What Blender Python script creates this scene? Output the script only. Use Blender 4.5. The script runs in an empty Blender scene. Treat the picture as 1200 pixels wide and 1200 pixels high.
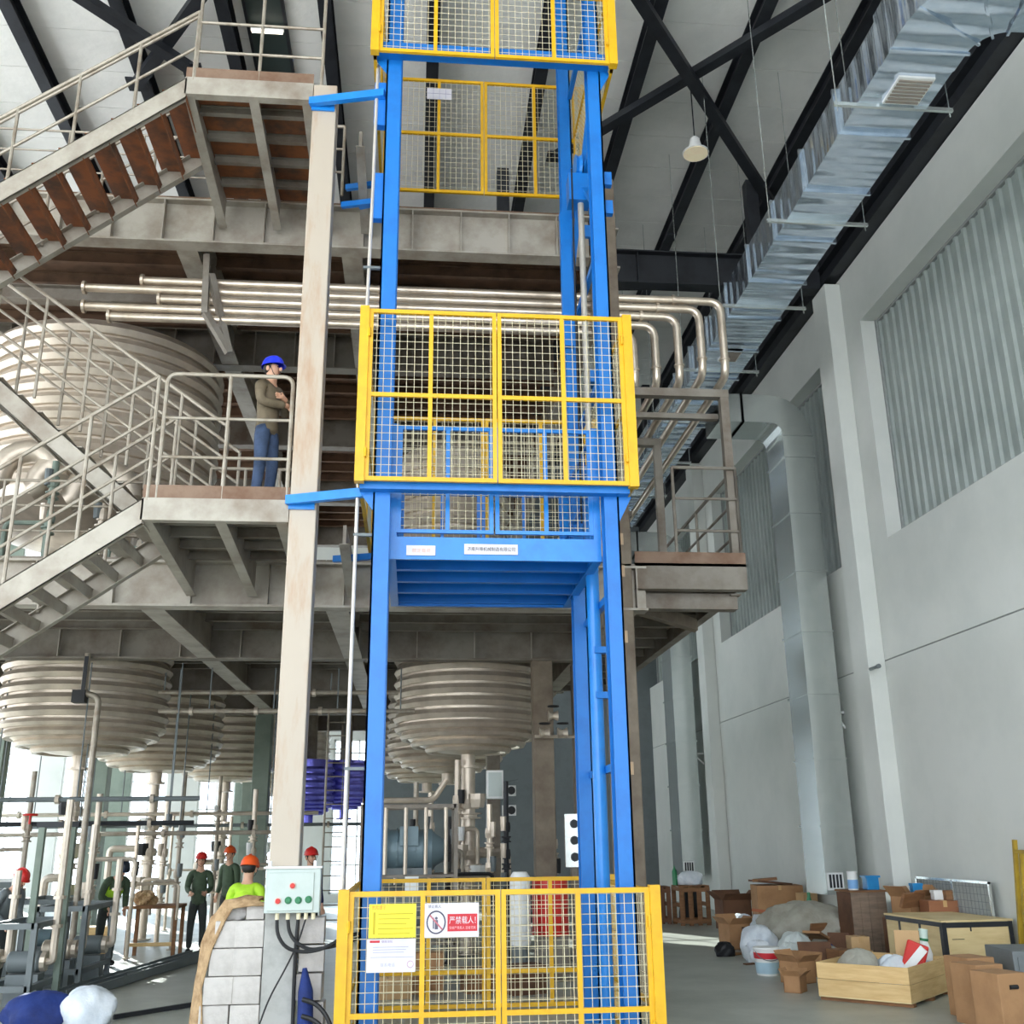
import bpy, bmesh, math, random
from mathutils import Vector, Matrix
random.seed(7)
PI = math.pi
SC = bpy.context.scene
COL = SC.collection

# ------------------------------------------------------------------ camera, sky, sun, exposure
PITCH, ROLL, YAW, FPX = 0.3074, -0.0112, 0.0956, 1202.2
f_ = Vector((math.sin(YAW)*math.cos(PITCH), math.cos(YAW)*math.cos(PITCH), math.sin(PITCH)))
r_ = Vector((math.cos(YAW), -math.sin(YAW), 0.0))
u_ = r_.cross(f_)
r2 = r_*math.cos(ROLL) + u_*math.sin(ROLL)
u2 = u_*math.cos(ROLL) - r_*math.sin(ROLL)
cam = bpy.data.cameras.new('camera')
cam.sensor_width = 36.0
cam.lens = 36.0*FPX/1200.0
cam.clip_start, cam.clip_end = 0.05, 300
camo = bpy.data.objects.new('camera', cam)
COL.objects.link(camo)
M = Matrix((r2, u2, -f_)).transposed().to_4x4()
M.translation = (0, 0, 1.95)
camo.matrix_world = M
SC.camera = camo

w = bpy.data.worlds.new('sky'); SC.world = w; w.use_nodes = True
nt = w.node_tree; nt.nodes.clear()
wo = nt.nodes.new('ShaderNodeOutputWorld'); bg = nt.nodes.new('ShaderNodeBackground')
tc = nt.nodes.new('ShaderNodeTexCoord'); sp = nt.nodes.new('ShaderNodeSeparateXYZ')
rp = nt.nodes.new('ShaderNodeValToRGB')
rp.color_ramp.elements[0].position = 0.0; rp.color_ramp.elements[0].color = (0.93, 0.96, 1.0, 1)
rp.color_ramp.elements[1].position = 0.8; rp.color_ramp.elements[1].color = (0.62, 0.80, 1.0, 1)
nt.links.new(tc.outputs['Generated'], sp.inputs[0]); nt.links.new(sp.outputs['Z'], rp.inputs[0])
nt.links.new(rp.outputs[0], bg.inputs[0]); nt.links.new(bg.outputs[0], wo.inputs[0])
bg.inputs[1].default_value = 4.6

sun = bpy.data.lights.new('sun', 'SUN'); sun.energy = 16.0; sun.color = (1.0, 0.95, 0.86); sun.angle = 0.009
suno = bpy.data.objects.new('sun', sun); COL.objects.link(suno)
suno.rotation_euler = Vector((0.43, -0.87, -0.405)).to_track_quat('-Z', 'Y').to_euler()

SC.view_settings.view_transform = 'Standard'
SC.view_settings.look = 'None'
SC.view_settings.exposure = 0.24
SC.view_settings.gamma = 1.0
SC.view_settings.use_curve_mapping = False

# ------------------------------------------------------------------ materials
def lin(c):
    return tuple(((x/255.0)/12.92 if x/255.0 <= 0.04045 else ((x/255.0+0.055)/1.055)**2.4) for x in c)
MATS = {}
def mat(name, rgb, rough=0.6, metal=0.0, rgb2=None, scale=3.0, thr=(0.45, 0.7), bump=0.0, bscale=40.0,
        stretch=(1, 1, 1), trans=0.0, emit=0.0, jit=0.0):
    if name in MATS: return MATS[name]
    m = bpy.data.materials.new(name); m.use_nodes = True
    n = m.node_tree; b = n.nodes['Principled BSDF']
    b.inputs['Roughness'].default_value = rough; b.inputs['Metallic'].default_value = metal
    c = lin(rgb)
    t = n.nodes.new('ShaderNodeTexCoord'); mp = n.nodes.new('ShaderNodeMapping')
    mp.inputs['Scale'].default_value = stretch
    n.links.new(t.outputs['Object'], mp.inputs[0])
    c2 = lin(rgb2) if rgb2 else tuple(x*0.86 for x in c)
    no = n.nodes.new('ShaderNodeTexNoise'); no.inputs['Scale'].default_value = scale
    no.inputs['Detail'].default_value = 6; no.inputs['Roughness'].default_value = 0.62
    n.links.new(mp.outputs[0], no.inputs['Vector'])
    r = n.nodes.new('ShaderNodeValToRGB')
    r.color_ramp.elements[0].position = thr[0]; r.color_ramp.elements[0].color = (*c, 1)
    r.color_ramp.elements[1].position = thr[1]; r.color_ramp.elements[1].color = (*c2, 1)
    n.links.new(no.outputs[0], r.inputs[0])
    out = r.outputs[0]
    if jit > 0:
        oi = n.nodes.new('ShaderNodeObjectInfo'); hs = n.nodes.new('ShaderNodeHueSaturation')
        ma = n.nodes.new('ShaderNodeMapRange'); ma.inputs[3].default_value = 1-jit; ma.inputs[4].default_value = 1+jit
        n.links.new(oi.outputs['Random'], ma.inputs[0]); n.links.new(ma.outputs[0], hs.inputs['Value'])
        n.links.new(out, hs.inputs['Color']); out = hs.outputs[0]
    n.links.new(out, b.inputs['Base Color'])
    if bump > 0:
        n2 = n.nodes.new('ShaderNodeTexNoise'); n2.inputs['Scale'].default_value = bscale; n2.inputs['Detail'].default_value = 3
        n.links.new(mp.outputs[0], n2.inputs['Vector'])
        bp = n.nodes.new('ShaderNodeBump'); bp.inputs['Strength'].default_value = bump; bp.inputs['Distance'].default_value = 0.02
        n.links.new(n2.outputs[0], bp.inputs['Height']); n.links.new(bp.outputs[0], b.inputs['Normal'])
    if trans: b.inputs['Transmission Weight'].default_value = trans
    if emit:
        b.inputs['Emission Color'].default_value = (*c, 1); b.inputs['Emission Strength'].default_value = emit
    MATS[name] = m
    return m

FLOORM = mat('floor_concrete', (176, 178, 168), 0.42, 0, (146, 149, 140), 0.9, (0.35, 0.7), 0.08, 25)
WALLM = mat('wall_plaster', (216, 219, 214), 0.7, 0, (200, 205, 200), 0.5, (0.4, 0.75), 0.05, 6)
JOINT = mat('wall_joint', (150, 154, 152), 0.8)
def add_beads(m, sc=1.0, st=0.75):
    n = m.node_tree; b = n.nodes['Principled BSDF']; t = n.nodes.new('ShaderNodeTexCoord')
    wv = n.nodes.new('ShaderNodeTexWave'); wv.bands_direction = 'Y'; wv.inputs['Scale'].default_value = sc; wv.inputs['Distortion'].default_value = 0.6
    n.links.new(t.outputs['Object'], wv.inputs['Vector'])
    bp = n.nodes.new('ShaderNodeBump'); bp.inputs['Strength'].default_value = st; bp.inputs['Distance'].default_value = 0.03
    n.links.new(wv.outputs[1], bp.inputs['Height'])
    old = b.inputs['Normal'].links
    if old: n.links.new(old[0].from_socket, bp.inputs['Normal'])
    n.links.new(bp.outputs[0], b.inputs['Normal'])
DARKST = mat('dark_steel', (44, 47, 52), 0.5, 0.2, (30, 32, 36), 2)
ROOFM = mat('roof_insulation', (246, 246, 240), 0.75, 0, (234, 235, 229), 1.2, (0.4, 0.7), 0.35, 9)
CORR = mat('corrugated_panel', (158, 167, 163), 0.45, 0, (142, 152, 148), 1.5)
YEL = mat('yellow_paint', (232, 180, 20), 0.42, 0, (214, 160, 18), 5, (0.45, 0.8))
BLUE = mat('blue_paint', (18, 118, 204), 0.38, 0, (14, 104, 188), 4, (0.45, 0.8))
BLUEL = mat('light_blue_paint', (30, 134, 220), 0.3, 0, (24, 120, 206), 4)
WIRE = mat('galvanised_wire', (232, 222, 190), 0.45, 0.3)
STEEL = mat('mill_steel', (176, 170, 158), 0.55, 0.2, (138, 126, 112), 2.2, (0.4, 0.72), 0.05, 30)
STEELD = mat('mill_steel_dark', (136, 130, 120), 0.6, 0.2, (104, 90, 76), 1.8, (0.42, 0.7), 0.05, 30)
RUST = mat('rusty_plate', (150, 92, 56), 0.85, 0, (96, 72, 58), 3.0, (0.4, 0.65), 0.1, 30)
TOE = mat('toe_plate_steel', (136, 112, 94), .7, .1, (112, 82, 62), 3, (.4, .7))
COLM = mat('column_steel', (186, 174, 158), 0.5, 0.1, (168, 124, 84), 1.1, (0.5, 0.8), 0.04, 20, (3, 3, 0.7))
COLB = mat('column_brown', (130, 118, 102), 0.65, 0.15, (98, 84, 70), 2, (0.4, 0.7), 0.05, 20)
COLG = mat('column_green_grey', (128, 142, 130), 0.6, 0.05, (110, 124, 114), 2)
RAIL = mat('rail_tube', (170, 162, 148), 0.45, 0.35, (128, 112, 94), 4, (0.45, 0.75))
INOX = mat('stainless', (214, 202, 186), 0.42, 0.6, (190, 178, 162), 3, (0.4, 0.7), 0.04, 14)
INOXP = mat('stainless_pipe', (222, 208, 190), 0.32, 0.7, (196, 180, 160), 3)
GALV = mat('galvanised_duct', (214, 224, 236), 0.16, 0.95, (190, 204, 220), 4, (0.35, 0.7), 0.3, 2.2, (1, 2.6, 1))
add_beads(GALV)
GALVD = mat('galvanised_duct_matte', (226, 231, 228), 0.24, 0.85, (214, 220, 218), 4, (0.35, 0.7), 0.06, 6)
WHITE = mat('white_paint', (236, 238, 236), 0.4)
BLACK = mat('black_rubber', (24, 25, 28), 0.55)
PURP = mat('blue_coated_steel', (120, 120, 226), 0.25, 0.5, (96, 98, 196), 4)
BLOCK = mat('white_brick', (200, 195, 190), 0.8, 0, (178, 173, 168), 6, (0.4, 0.7), 0.15, 50, jit=0.06)
CARD = mat('cardboard', (176, 134, 94), 0.8, 0, (152, 112, 76), 2.5, (0.4, 0.7), 0.04, 30, jit=0.1)
CARDL = mat('light_cardboard', (198, 164, 120), 0.8, 0, (180, 146, 102), 2.5, jit=0.06)
CARDD = mat('dark_cardboard', (110, 76, 54), 0.8, 0, (84, 58, 42), 2.5)
PINE = mat('pine_board', (226, 194, 138), 0.6, 0, (200, 160, 104), 2.0, (0.4, 0.75), 0.05, 20, (1, 1, 9), jit=0.05)
PLY = mat('plywood', (224, 202, 152), 0.6, 0, (206, 180, 128), 1.6, (0.4, 0.7), 0.03, 20, (1, 1, 6))
WOODB = mat('brown_board', (140, 100, 66), 0.75, 0, (110, 76, 50), 3, (0.4, 0.7), 0.06, 20, (1, 1, 5), jit=0.08)
BAG = mat('white_plastic_bag', (226, 232, 238), 0.35, 0, (200, 210, 220), 5, (0.4, 0.7), 0.5, 12)
TARP = mat('dusty_sheeting', (166, 164, 152), 0.6, 0, (140, 136, 122), 3, (0.4, 0.7), 0.5, 12)
BLUEC = mat('dark_blue_cloth', (28, 52, 120), 0.8, 0, (20, 36, 90), 4, (0.4, 0.7), 0.4, 20)
STRAW = mat('woven_sacking', (188, 158, 120), 0.9, 0, (150, 120, 86), 12, (0.4, 0.65), 0.5, 40)
RED = mat('red_paint', (206, 42, 34), 0.4)
ORANGE = mat('orange_helmet', (236, 92, 34), 0.35)
REDH = mat('red_helmet', (206, 44, 40), 0.35)
BLUEH = mat('blue_helmet', (28, 52, 224), 0.3)
SKIN = mat('skin', (206, 160, 132), 0.55)
HAIR = mat('black_hair', (28, 24, 22), 0.6)
OLIVE = mat('olive_jacket', (112, 100, 80), 0.8, 0, (92, 82, 64), 8)
JEANS = mat('blue_jeans', (56, 74, 104), 0.8, 0, (40, 56, 82), 8)
DARKC = mat('dark_workwear', (52, 58, 56), 0.8, 0, (38, 42, 42), 6)
GREENC = mat('dark_green_workwear', (70, 88, 66), 0.8, 0, (52, 66, 50), 6)
HIVIS = mat('hi_vis_fabric', (176, 222, 48), 0.7, 0, (156, 200, 40), 6)
NAVY = mat('navy_workwear', (36, 40, 78), 0.8)
GREY = mat('grey_paint_and_wall_shade', (110, 118, 120), 0.5, 0.1)
GREYB = mat('grey_board', (112, 118, 120), 0.55, 0, (98, 104, 106), 3)
MOTOR = mat('motor_grey_blue', (112, 134, 142), 0.45, 0.1)
CYAN = mat('cyan_plastic', (30, 130, 190), 0.4)
GREEN = mat('green_button', (20, 120, 72), 0.35)
BOXM = mat('panel_box_paint', (192, 204, 199), 0.4, 0, (182, 194, 189), 3)
SIGNY = mat('yellow_sign', (250, 232, 52), 0.45)
SIGNW = mat('white_sign', (222, 219, 226), 0.4)
SIGNR = mat('red_print', (206, 40, 52), 0.5)
INK = mat('grey_print', (96, 92, 110), 0.6)
INKD = mat('dark_print', (40, 38, 44), 0.6)
OCHRE = mat('mustard_paint', (176, 146, 36), 0.5, 0, (150, 120, 28), 5)
GLASS = None
def glassmat():
    m = bpy.data.materials.new('window_glass'); m.use_nodes = True
    n = m.node_tree; n.nodes.clear()
    o = n.nodes.new('ShaderNodeOutputMaterial'); mix = n.nodes.new('ShaderNodeMixShader')
    a = n.nodes.new('ShaderNodeBsdfTransparent'); a.inputs[0].default_value = (0.92, 0.97, 1.0, 1)
    g = n.nodes.new('ShaderNodeBsdfGlossy'); g.inputs['Roughness'].default_value = 0.05
    mix.inputs[0].default_value = 0.08
    n.links.new(a.outputs[0], mix.inputs[1]); n.links.new(g.outputs[0], mix.inputs[2]); n.links.new(mix.outputs[0], o.inputs[0])
    return m
GLASS = glassmat()
LAMPM = mat('lamp_lens', (255, 244, 224), 0.5, emit=3.0)

# ------------------------------------------------------------------ mesh builder
class MB:
    def __init__(s): s.v = []; s.f = []
    def add(s, vs, fs):
        o = len(s.v); s.v += [tuple(v) for v in vs]; s.f += [tuple(i+o for i in f) for f in fs]
        return s
    def box(s, x0, x1, y0, y1, z0, z1):
        return s.add([(x0,y0,z0),(x1,y0,z0),(x1,y1,z0),(x0,y1,z0),(x0,y0,z1),(x1,y0,z1),(x1,y1,z1),(x0,y1,z1)],
              [(3,2,1,0),(4,5,6,7),(0,1,5,4),(1,2,6,5),(2,3,7,6),(3,0,4,7)])
    def cbox(s, c, d, rz=0.0, tilt=None):
        vs = []
        R = Matrix.Rotation(rz, 3, 'Z')
        if tilt: R = R @ Matrix.Rotation(tilt[1], 3, tilt[0])
        for sz in (-.5,.5):
            for sx, sy in ((-.5,-.5),(.5,-.5),(.5,.5),(-.5,.5)):
                vs.append(R @ Vector((sx*d[0], sy*d[1], sz*d[2])) + Vector(c))
        return s.add(vs, [(3,2,1,0),(4,5,6,7),(0,1,5,4),(1,2,6,5),(2,3,7,6),(3,0,4,7)])
    def bar(s, p0, p1, w, h, up=(0,0,1)):
        p0, p1 = Vector(p0), Vector(p1); d = (p1-p0).normalized(); up = Vector(up)
        if abs(d.dot(up)) > 0.98: up = Vector((0,1,0))
        a = d.cross(up).normalized(); b = a.cross(d).normalized()
        vs = []
        for p in (p0, p1):
            for i, j in ((-.5,-.5),(.5,-.5),(.5,.5),(-.5,.5)): vs.append(p + a*w*i + b*h*j)
        return s.add(vs, [(3,2,1,0),(4,5,6,7),(0,1,5,4),(1,2,6,5),(2,3,7,6),(3,0,4,7)])
    def prism(s, pts, ext):     # pts: list of 3D points (planar), extruded by vector
        n = len(pts); e = Vector(ext)
        vs = [Vector(p) for p in pts] + [Vector(p)+e for p in pts]
        return s.add(vs, [tuple(range(n))[::-1], tuple(range(n, 2*n))] + [(i, (i+1)%n, (i+1)%n+n, i+n) for i in range(n)])
    def path(s, pts, r, n=8, cap=True, closed=False):
        P = [Vector(p) for p in pts]; k = len(P)
        rs = r if isinstance(r, (list, tuple)) else [r]*k
        vs = []; fs = []; prev = None
        for i in range(k):
            if closed: t = (P[(i+1)%k]-P[i-1]).normalized()
            else: t = (P[min(i+1,k-1)]-P[max(i-1,0)]).normalized()
            if prev is None:
                u = Vector((0,0,1)) if abs(t.z) < 0.95 else Vector((0,1,0))
                a = t.cross(u).normalized()
            else:
                a = (prev - t*prev.dot(t)).normalized()
            prev = a; b = t.cross(a)
            for j in range(n):
                an = 2*PI*j/n; vs.append(P[i] + (a*math.cos(an)+b*math.sin(an))*rs[i])
        for i in range(k if closed else k-1):
            i2 = (i+1)%k
            for j in range(n):
                j2 = (j+1)%n; fs.append((i*n+j, i*n+j2, i2*n+j2, i2*n+j))
        if cap and not closed: fs += [tuple(range(n))[::-1], tuple((k-1)*n+j for j in range(n))]
        return s.add(vs, fs)
    def tube(s, p0, p1, r, n=8): return s.path([p0, p1], r, n)
    def lathe(s, prof, c=(0,0,0), n=24, axis='Z'):
        vs = []; fs = []; k = len(prof)
        for r, z in prof:
            for j in range(n):
                an = 2*PI*j/n; x, y = r*math.cos(an), r*math.sin(an)
                v = (x, y, z) if axis == 'Z' else ((x, -z, y) if axis == 'Y' else (z, x, y))
                vs.append(Vector(v)+Vector(c))
        for i in range(k-1):
            for j in range(n):
                j2 = (j+1)%n; fs.append((i*n+j, i*n+j2, (i+1)*n+j2, (i+1)*n+j))
        fs += [tuple(range(n))[::-1], tuple((k-1)*n+j for j in range(n))]
        return s.add(vs, fs)
    def ring(s, R, r, c=(0,0,0), n=40, m=6, squash=1.0):
        vs = []; fs = []
        for i in range(n):
            a = 2*PI*i/n
            for j in range(m):
                b = 2*PI*j/m; rr = R + r*math.cos(b)
                vs.append((c[0]+rr*math.cos(a), c[1]+rr*math.sin(a), c[2]+r*squash*math.sin(b)))
        for i in range(n):
            for j in range(m):
                fs.append((i*m+j, ((i+1)%n)*m+j, ((i+1)%n)*m+(j+1)%m, i*m+(j+1)%m))
        return s.add(vs, fs)
    def blob(s, c, rx, ry, rz, n=14, m=8, seed=0, rough=0.0, flat=True):
        rnd = random.Random(seed); vs = []; fs = []
        if n >= 12: n *= 2; m *= 2
        for i in range(m+1):
            th = PI*i/m
            for j in range(n):
                ph = 2*PI*j/n; k = 1 + rough*(0.7*math.sin(3*ph+seed)*math.sin(2.7*th+seed*1.3)+0.5*math.sin(5*ph+2*seed+4*th)+0.3*math.sin(9*ph+3*th+seed)*math.sin(7*th+ph)+0.22*(rnd.random()-.5))*math.sin(th)
                z = math.cos(th)*k
                if flat: z = max(z, -0.55)+0.55
                vs.append((c[0]+rx*math.sin(th)*math.cos(ph)*k, c[1]+ry*math.sin(th)*math.sin(ph)*k, c[2]+rz*z))
        for i in range(m):
            for j in range(n): fs.append((i*n+j, (i+1)*n+j, (i+1)*n+(j+1)%n, i*n+(j+1)%n))
        return s.add(vs, fs)
    def hbeam(s, p0, p1, h, w, tf=0.02, tw=0.015, side=(0,0,1)):   # I profile, h along 'side'
        p0, p1, u = Vector(p0), Vector(p1), Vector(side).normalized()
        s.bar(p0+u*(h/2-tf/2), p1+u*(h/2-tf/2), w, tf, u); s.bar(p0-u*(h/2-tf/2), p1-u*(h/2-tf/2), w, tf, u)
        return s.bar(p0, p1, tw, h-2*tf, u)
    def build(s, name, m, parent=None, smooth=False, kind=None, local=False, bevel=0.0):
        me = bpy.data.meshes.new(name)
        off = Vector((0,0,0))
        if parent is not None and not local:
            p = parent
            while p is not None: off += p.location; p = p.parent
        elif parent is None and not local:
            xs = [v[0] for v in s.v]; ys = [v[1] for v in s.v]; zs = [v[2] for v in s.v]
            off = Vector(((min(xs)+max(xs))/2, (min(ys)+max(ys))/2, min(zs)))
        me.from_pydata([Vector(v)-off for v in s.v], [], s.f)
        bm = bmesh.new(); bm.from_mesh(me); bmesh.ops.recalc_face_normals(bm, faces=bm.faces); bm.to_mesh(me); bm.free()
        if smooth:
            me.shade_smooth()
            try: me.set_sharp_from_angle(angle=math.radians(40))
            except Exception: pass
        me.materials.append(m)
        o = bpy.data.objects.new(name, me); COL.objects.link(o)
        if parent is not None: o.parent = parent
        elif not local: o.location = off
        if kind: o['kind'] = kind
        if bevel > 0:
            b = o.modifiers.new('bevel', 'BEVEL'); b.width = bevel; b.segments = 2
        return o

def thing(name, label, cat, loc=(0,0,0), rz=0.0, group=None):
    o = bpy.data.objects.new(name, None); COL.objects.link(o)
    o.empty_display_size = 0.1
    o.location = loc; o.rotation_euler = (0, 0, rz)
    o['label'] = label; o['category'] = cat
    if group: o['group'] = group
    return o
def tag(o, label, cat, group=None):
    o['label'] = label; o['category'] = cat
    if group: o['group'] = group
    return o
def inst(src, parent, loc=(0,0,0), scale=None, rz=None, world=True):
    o = src.copy(); COL.objects.link(o); o.parent = parent
    off = Vector((0,0,0)); p = parent
    if world:
        while p is not None: off += p.location; p = p.parent
    o.location = Vector(loc)-off
    if scale: o.scale = scale
    if rz is not None: o.rotation_euler = (0, 0, rz)
    return o
def struct(o): o['kind'] = 'structure'; return o
def arc(c, r, a0, a1, u, v, n=6):
    c, u, v = Vector(c), Vector(u), Vector(v)
    return [c + u*r*math.cos(a0+(a1-a0)*i/n) + v*r*math.sin(a0+(a1-a0)*i/n) for i in range(n+1)]
def bend(pts, r, n=5):       # round the corners of a polyline
    P = [Vector(p) for p in pts]; out = [P[0]]
    for i in range(1, len(P)-1):
        a = (P[i-1]-P[i]).normalized(); b = (P[i+1]-P[i]).normalized()
        rr = min(r, (P[i-1]-P[i]).length*.49, (P[i+1]-P[i]).length*.49)
        s_, e_ = P[i]+a*rr, P[i]+b*rr
        for k in range(n+1):
            t = k/n; out.append((s_*(1-t)+P[i]*t)*(1-t) + (P[i]*(1-t)+e_*t)*t)
    out.append(P[-1]); return out
ORD = ['first','second','third','fourth','fifth','sixth','seventh','eighth','ninth','tenth','eleventh','twelfth']

# ================================================================== THE HALL
XW, YB, XL, ZR, YF = 8.3, 36.0, -16.5, 15.35, -14.0
struct(MB().box(XL, XW+0.6, YF, YB, -0.3, 0).build('floor', FLOORM))

# right wall: solid panels below the windows, a beam above them, columns between
wall = bpy.data.objects.new('wall_right', None); COL.objects.link(wall); wall.location = (XW, 15, 0); struct(wall)
cols_y = [-13.1, -2.8, 7.5, 17.8, 28.1]
edges = [YF] + cols_y + [YB]
for i in range(len(edges)-1):
    a, b = edges[i], edges[i+1]
    for z0, z1 in ((0, 4.86), (4.885, 6.95)):
        MB().box(XW, XW+0.5, a, b, z0, z1).build('wall_panel', WALLM, wall)
    MB().box(XW+0.02, XW+0.48, a, b, 4.86, 4.885).build('joint_strip', JOINT, wall)
MB().box(XW, XW+0.5, YF, YB, 11.25, 12.52).build('lintel_beam', WALLM, wall)
for y in cols_y: MB().box(XW, XW+0.5, y-1.0, y+0.2, 6.95, 11.25).build('pier', WALLM, wall)
for k, y in enumerate(cols_y):
    struct(MB().box(XW-0.32, XW, y-0.33, y+0.33, 0, 12.42).build('trim_%d' % (k+2), WALLM, bevel=0.015))
# dark steel band between the wall top and the roof
band = bpy.data.objects.new('trim_1', None); COL.objects.link(band); band.location = (XW+0.2, 15, 12.55); struct(band)
MB().box(XW+0.12, XW+0.42, YF, YB, 12.53, 15.4).build('fascia_plate', DARKST, band)
MB().hbeam((XW-0.1, YF, 12.75), (XW-0.1, YB, 12.75), 0.42, 0.3).build('eave_beam', DARKST, band)
MB().hbeam((XW-0.05, YF, 13.9), (XW-0.05, YB, 13.9), 0.3, 0.25).build('eave_beam', DARKST, band)
# corrugated translucent windows
bays = [(-12.9, -3.8), (-2.6, 6.5), (7.7, 16.8), (18.0, 27.1), (28.3, YB)]
for k, bb in enumerate(bays):
    a, b = bb[0], bb[1]
    wn = bpy.data.objects.new('window_%d' % (k+1), None); COL.objects.link(wn); wn.location = (XW+0.4, (a+b)/2, 6.95); struct(wn)
    mb = MB(); y = a; p = 0.26; vs = []
    while y < b:
        for dy, dx in ((0, 0), (0.13, 0), (0.15, -0.05), (0.21, -0.05), (0.23, 0)):
            if y+dy <= b: vs.append((XW+0.36+dx, y+dy))
        y += p
    vs.append((XW+0.36, b))
    n = len(vs)
    mb.add([(x, y, 6.95) for x, y in vs] + [(x, y, 11.25) for x, y in vs], [(i, i+1, i+1+n, i+n) for i in range(n-1)])
    mb.build('corrugated_sheet', CORR, wn)
    MB().box(XW+0.30, XW+0.37, a, b, 11.2, 11.25).build('closure_strip', JOINT, wn)
    MB().box(XW+0.28, XW+0.37, b-0.05, b, 6.95, 11.25).build('edge_flashing', JOINT, wn)

# back wall with tall windows on the left
bw = bpy.data.objects.new('wall_back', None); COL.objects.link(bw); bw.location = (-4, YB+0.15, 0); struct(bw)
wins = [(-15.9+2.2*i, -15.9+2.2*i+(1.2 if i < 6 else 1.7)) for i in range(7)]
xs = XL
for i, (a, b) in enumerate(wins):
    MB().box(xs, a, YB, YB+0.3, 0, 15.4).build('wall_panel', COLG if i % 2 else WALLM, bw); xs = b
    for z0, z1 in ((0, 0.25), (5.2, 6.0), (9.6, 10.6 if i < 4 else 15.4), (14.2, 15.4)): MB().box(a, b, YB, YB+0.3, z0, z1).build('wall_panel', WALLM, bw)
MB().box(xs, XW+0.6, YB, YB+0.3, 0, 15.4).build('wall_panel', GREY, bw)  # grey here puts the shade on this back wall stretch into its colour
nw = 6
for i, (a, b) in enumerate(wins):
    for z0, z1 in ((0.25, 5.2), (6.0, 9.6), (10.6, 14.2))[:3 if i < 4 else 2]:
        wn = bpy.data.objects.new('window_%d' % nw, None); nw += 1
        COL.objects.link(wn); wn.location = ((a+b)/2, YB+0.1, z0); struct(wn)
        fm = MB()
        fm.box(a, a+0.06, YB+0.05, YB+0.15, z0, z1).box(b-0.06, b, YB+0.05, YB+0.15, z0, z1)
        fm.box(a, b, YB+0.05, YB+0.15, z0, z0+0.06).box(a, b, YB+0.05, YB+0.15, z1-0.06, z1)
        fm.build('window_frame', WHITE, wn)
        MB().box((a+b)/2-0.025, (a+b)/2+0.025, YB+0.05, YB+0.15, z0, z1).build('mullion', WHITE, wn)
        z = z0+0.9
        while z < z1-0.3:
            MB().box(a, b, YB+0.06, YB+0.14, z-0.025, z+0.025).build('glazing_bar', WHITE, wn); z += 0.9
        MB().box(a+0.05, b-0.05, YB+0.09, YB+0.11, z0+0.05, z1-0.05).build('pane', GLASS, wn)
# left wall with a window band (outside the frame, lets daylight in)
lw = bpy.data.objects.new('wall_left', None); COL.objects.link(lw); lw.location = (XL-0.15, 15, 0); struct(lw)
MB().box(XL-0.3, XL, YF, YB, 0, 0.6).build('wall_panel', WALLM, lw)
MB().box(XL-0.3, XL, YF, YB, 5.2, 7.0).build('wall_panel', WALLM, lw)
MB().box(XL-0.3, XL, YF, YB, 12.4, 15.6).build('wall_panel', WALLM, lw)
for y in range(-14, 36, 4): MB().box(XL-0.3, XL, y, y+0.8, 0.6, 12.4).build('pier', WALLM, lw)

# roof: insulated panels, purlins, tie beam and bracing
ce = bpy.data.objects.new('ceiling', None); COL.objects.link(ce); ce.location = (-4, 15, ZR); struct(ce)
for i, y in enumerate(range(-14, 36, 1)):
    MB().box(XL-0.3, XW+0.7, y+0.006, y+0.994, ZR, ZR+0.25).build('roof_panel', ROOFM, ce)
MB().box(XL-0.3, XW+0.7, YF, YB, ZR+0.02, ZR+0.27).build('roof_backing', JOINT, ce)
purX = [7.4, 5.63, 3.83, 2.06, 0.11, -1.68, -3.36, -5.07, -6.87, -8.7, -10.5, -12.3, -14.1]
for k, x in enumerate(purX):
    pt = thing('roof_purlin', 'dark steel roof purlin running away under the roof, %s from the right wall' % (ORD[k] if k < 12 else 'last'), 'roof beam', (x, 15, 15.0), 0, 'dark purlins under the roof')
    MB().hbeam((x, YF, 15.17), (x, YB, 15.17), 0.34, 0.22, 0.025, 0.02).build('purlin_beam', DARKST, pt)
    for y in (4.0, 12.0, 20.0, 28.0): MB().box(x-0.11, x+0.11, y-0.15, y+0.15, 14.97, 15.0).build('splice_plate', DARKST, pt)
def tie(y, lab):
    t = thing('tie_beam', lab, 'roof beam', (-4, y, 12.45), 0)
    MB().hbeam((XL, y, 12.83), (XW-0.2, y, 12.83), 0.74, 0.3, 0.03, 0.02).build('beam_web', DARKST, t)
    for i in range(10):
        x = XL+0.8+i*2.5; MB().box(x-0.01, x+0.01, y-0.14, y+0.14, 12.5, 13.16).build('stiffener', DARKST, t)
    for i in range(5):
        x = -14.0+i*5.2; MB().box(x-0.12, x+0.12, y-0.12, y+0.12, 13.2, 15.0).build('hanger_post', DARKST, t)
tie(17.9, 'deep dark steel tie beam crossing the hall at the first wall column')
tie(28.1, 'deep dark steel tie beam crossing the hall at the far wall column')
def brace(a, b, lab):
    d = (Vector(b)-Vector(a)); A = Vector(a)-d*0.25; B = Vector(b)+d*0.1
    t = thing('roof_brace', lab, 'brace', ((A+B)/2)[:], 0)
    MB().bar(A, B, 0.2, 0.14).build('brace_angle', DARKST, t)
    for p in (A, B): MB().cbox(p, (0.34, 0.34, 0.03)).build('gusset', DARKST, t)
k_ = (14.75-1.95)/12.05
def K(x, y, z=14.75): return (x*k_, y*k_, z)
brace(K(3.2, 12.2), K(6.96, 17.19), 'dark roof brace slanting down right towards the duct')
brace(K(3.18, 15.38, 14.92), K(6.11, 11.96, 14.92), 'dark roof brace slanting up right over the lamp')
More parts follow.
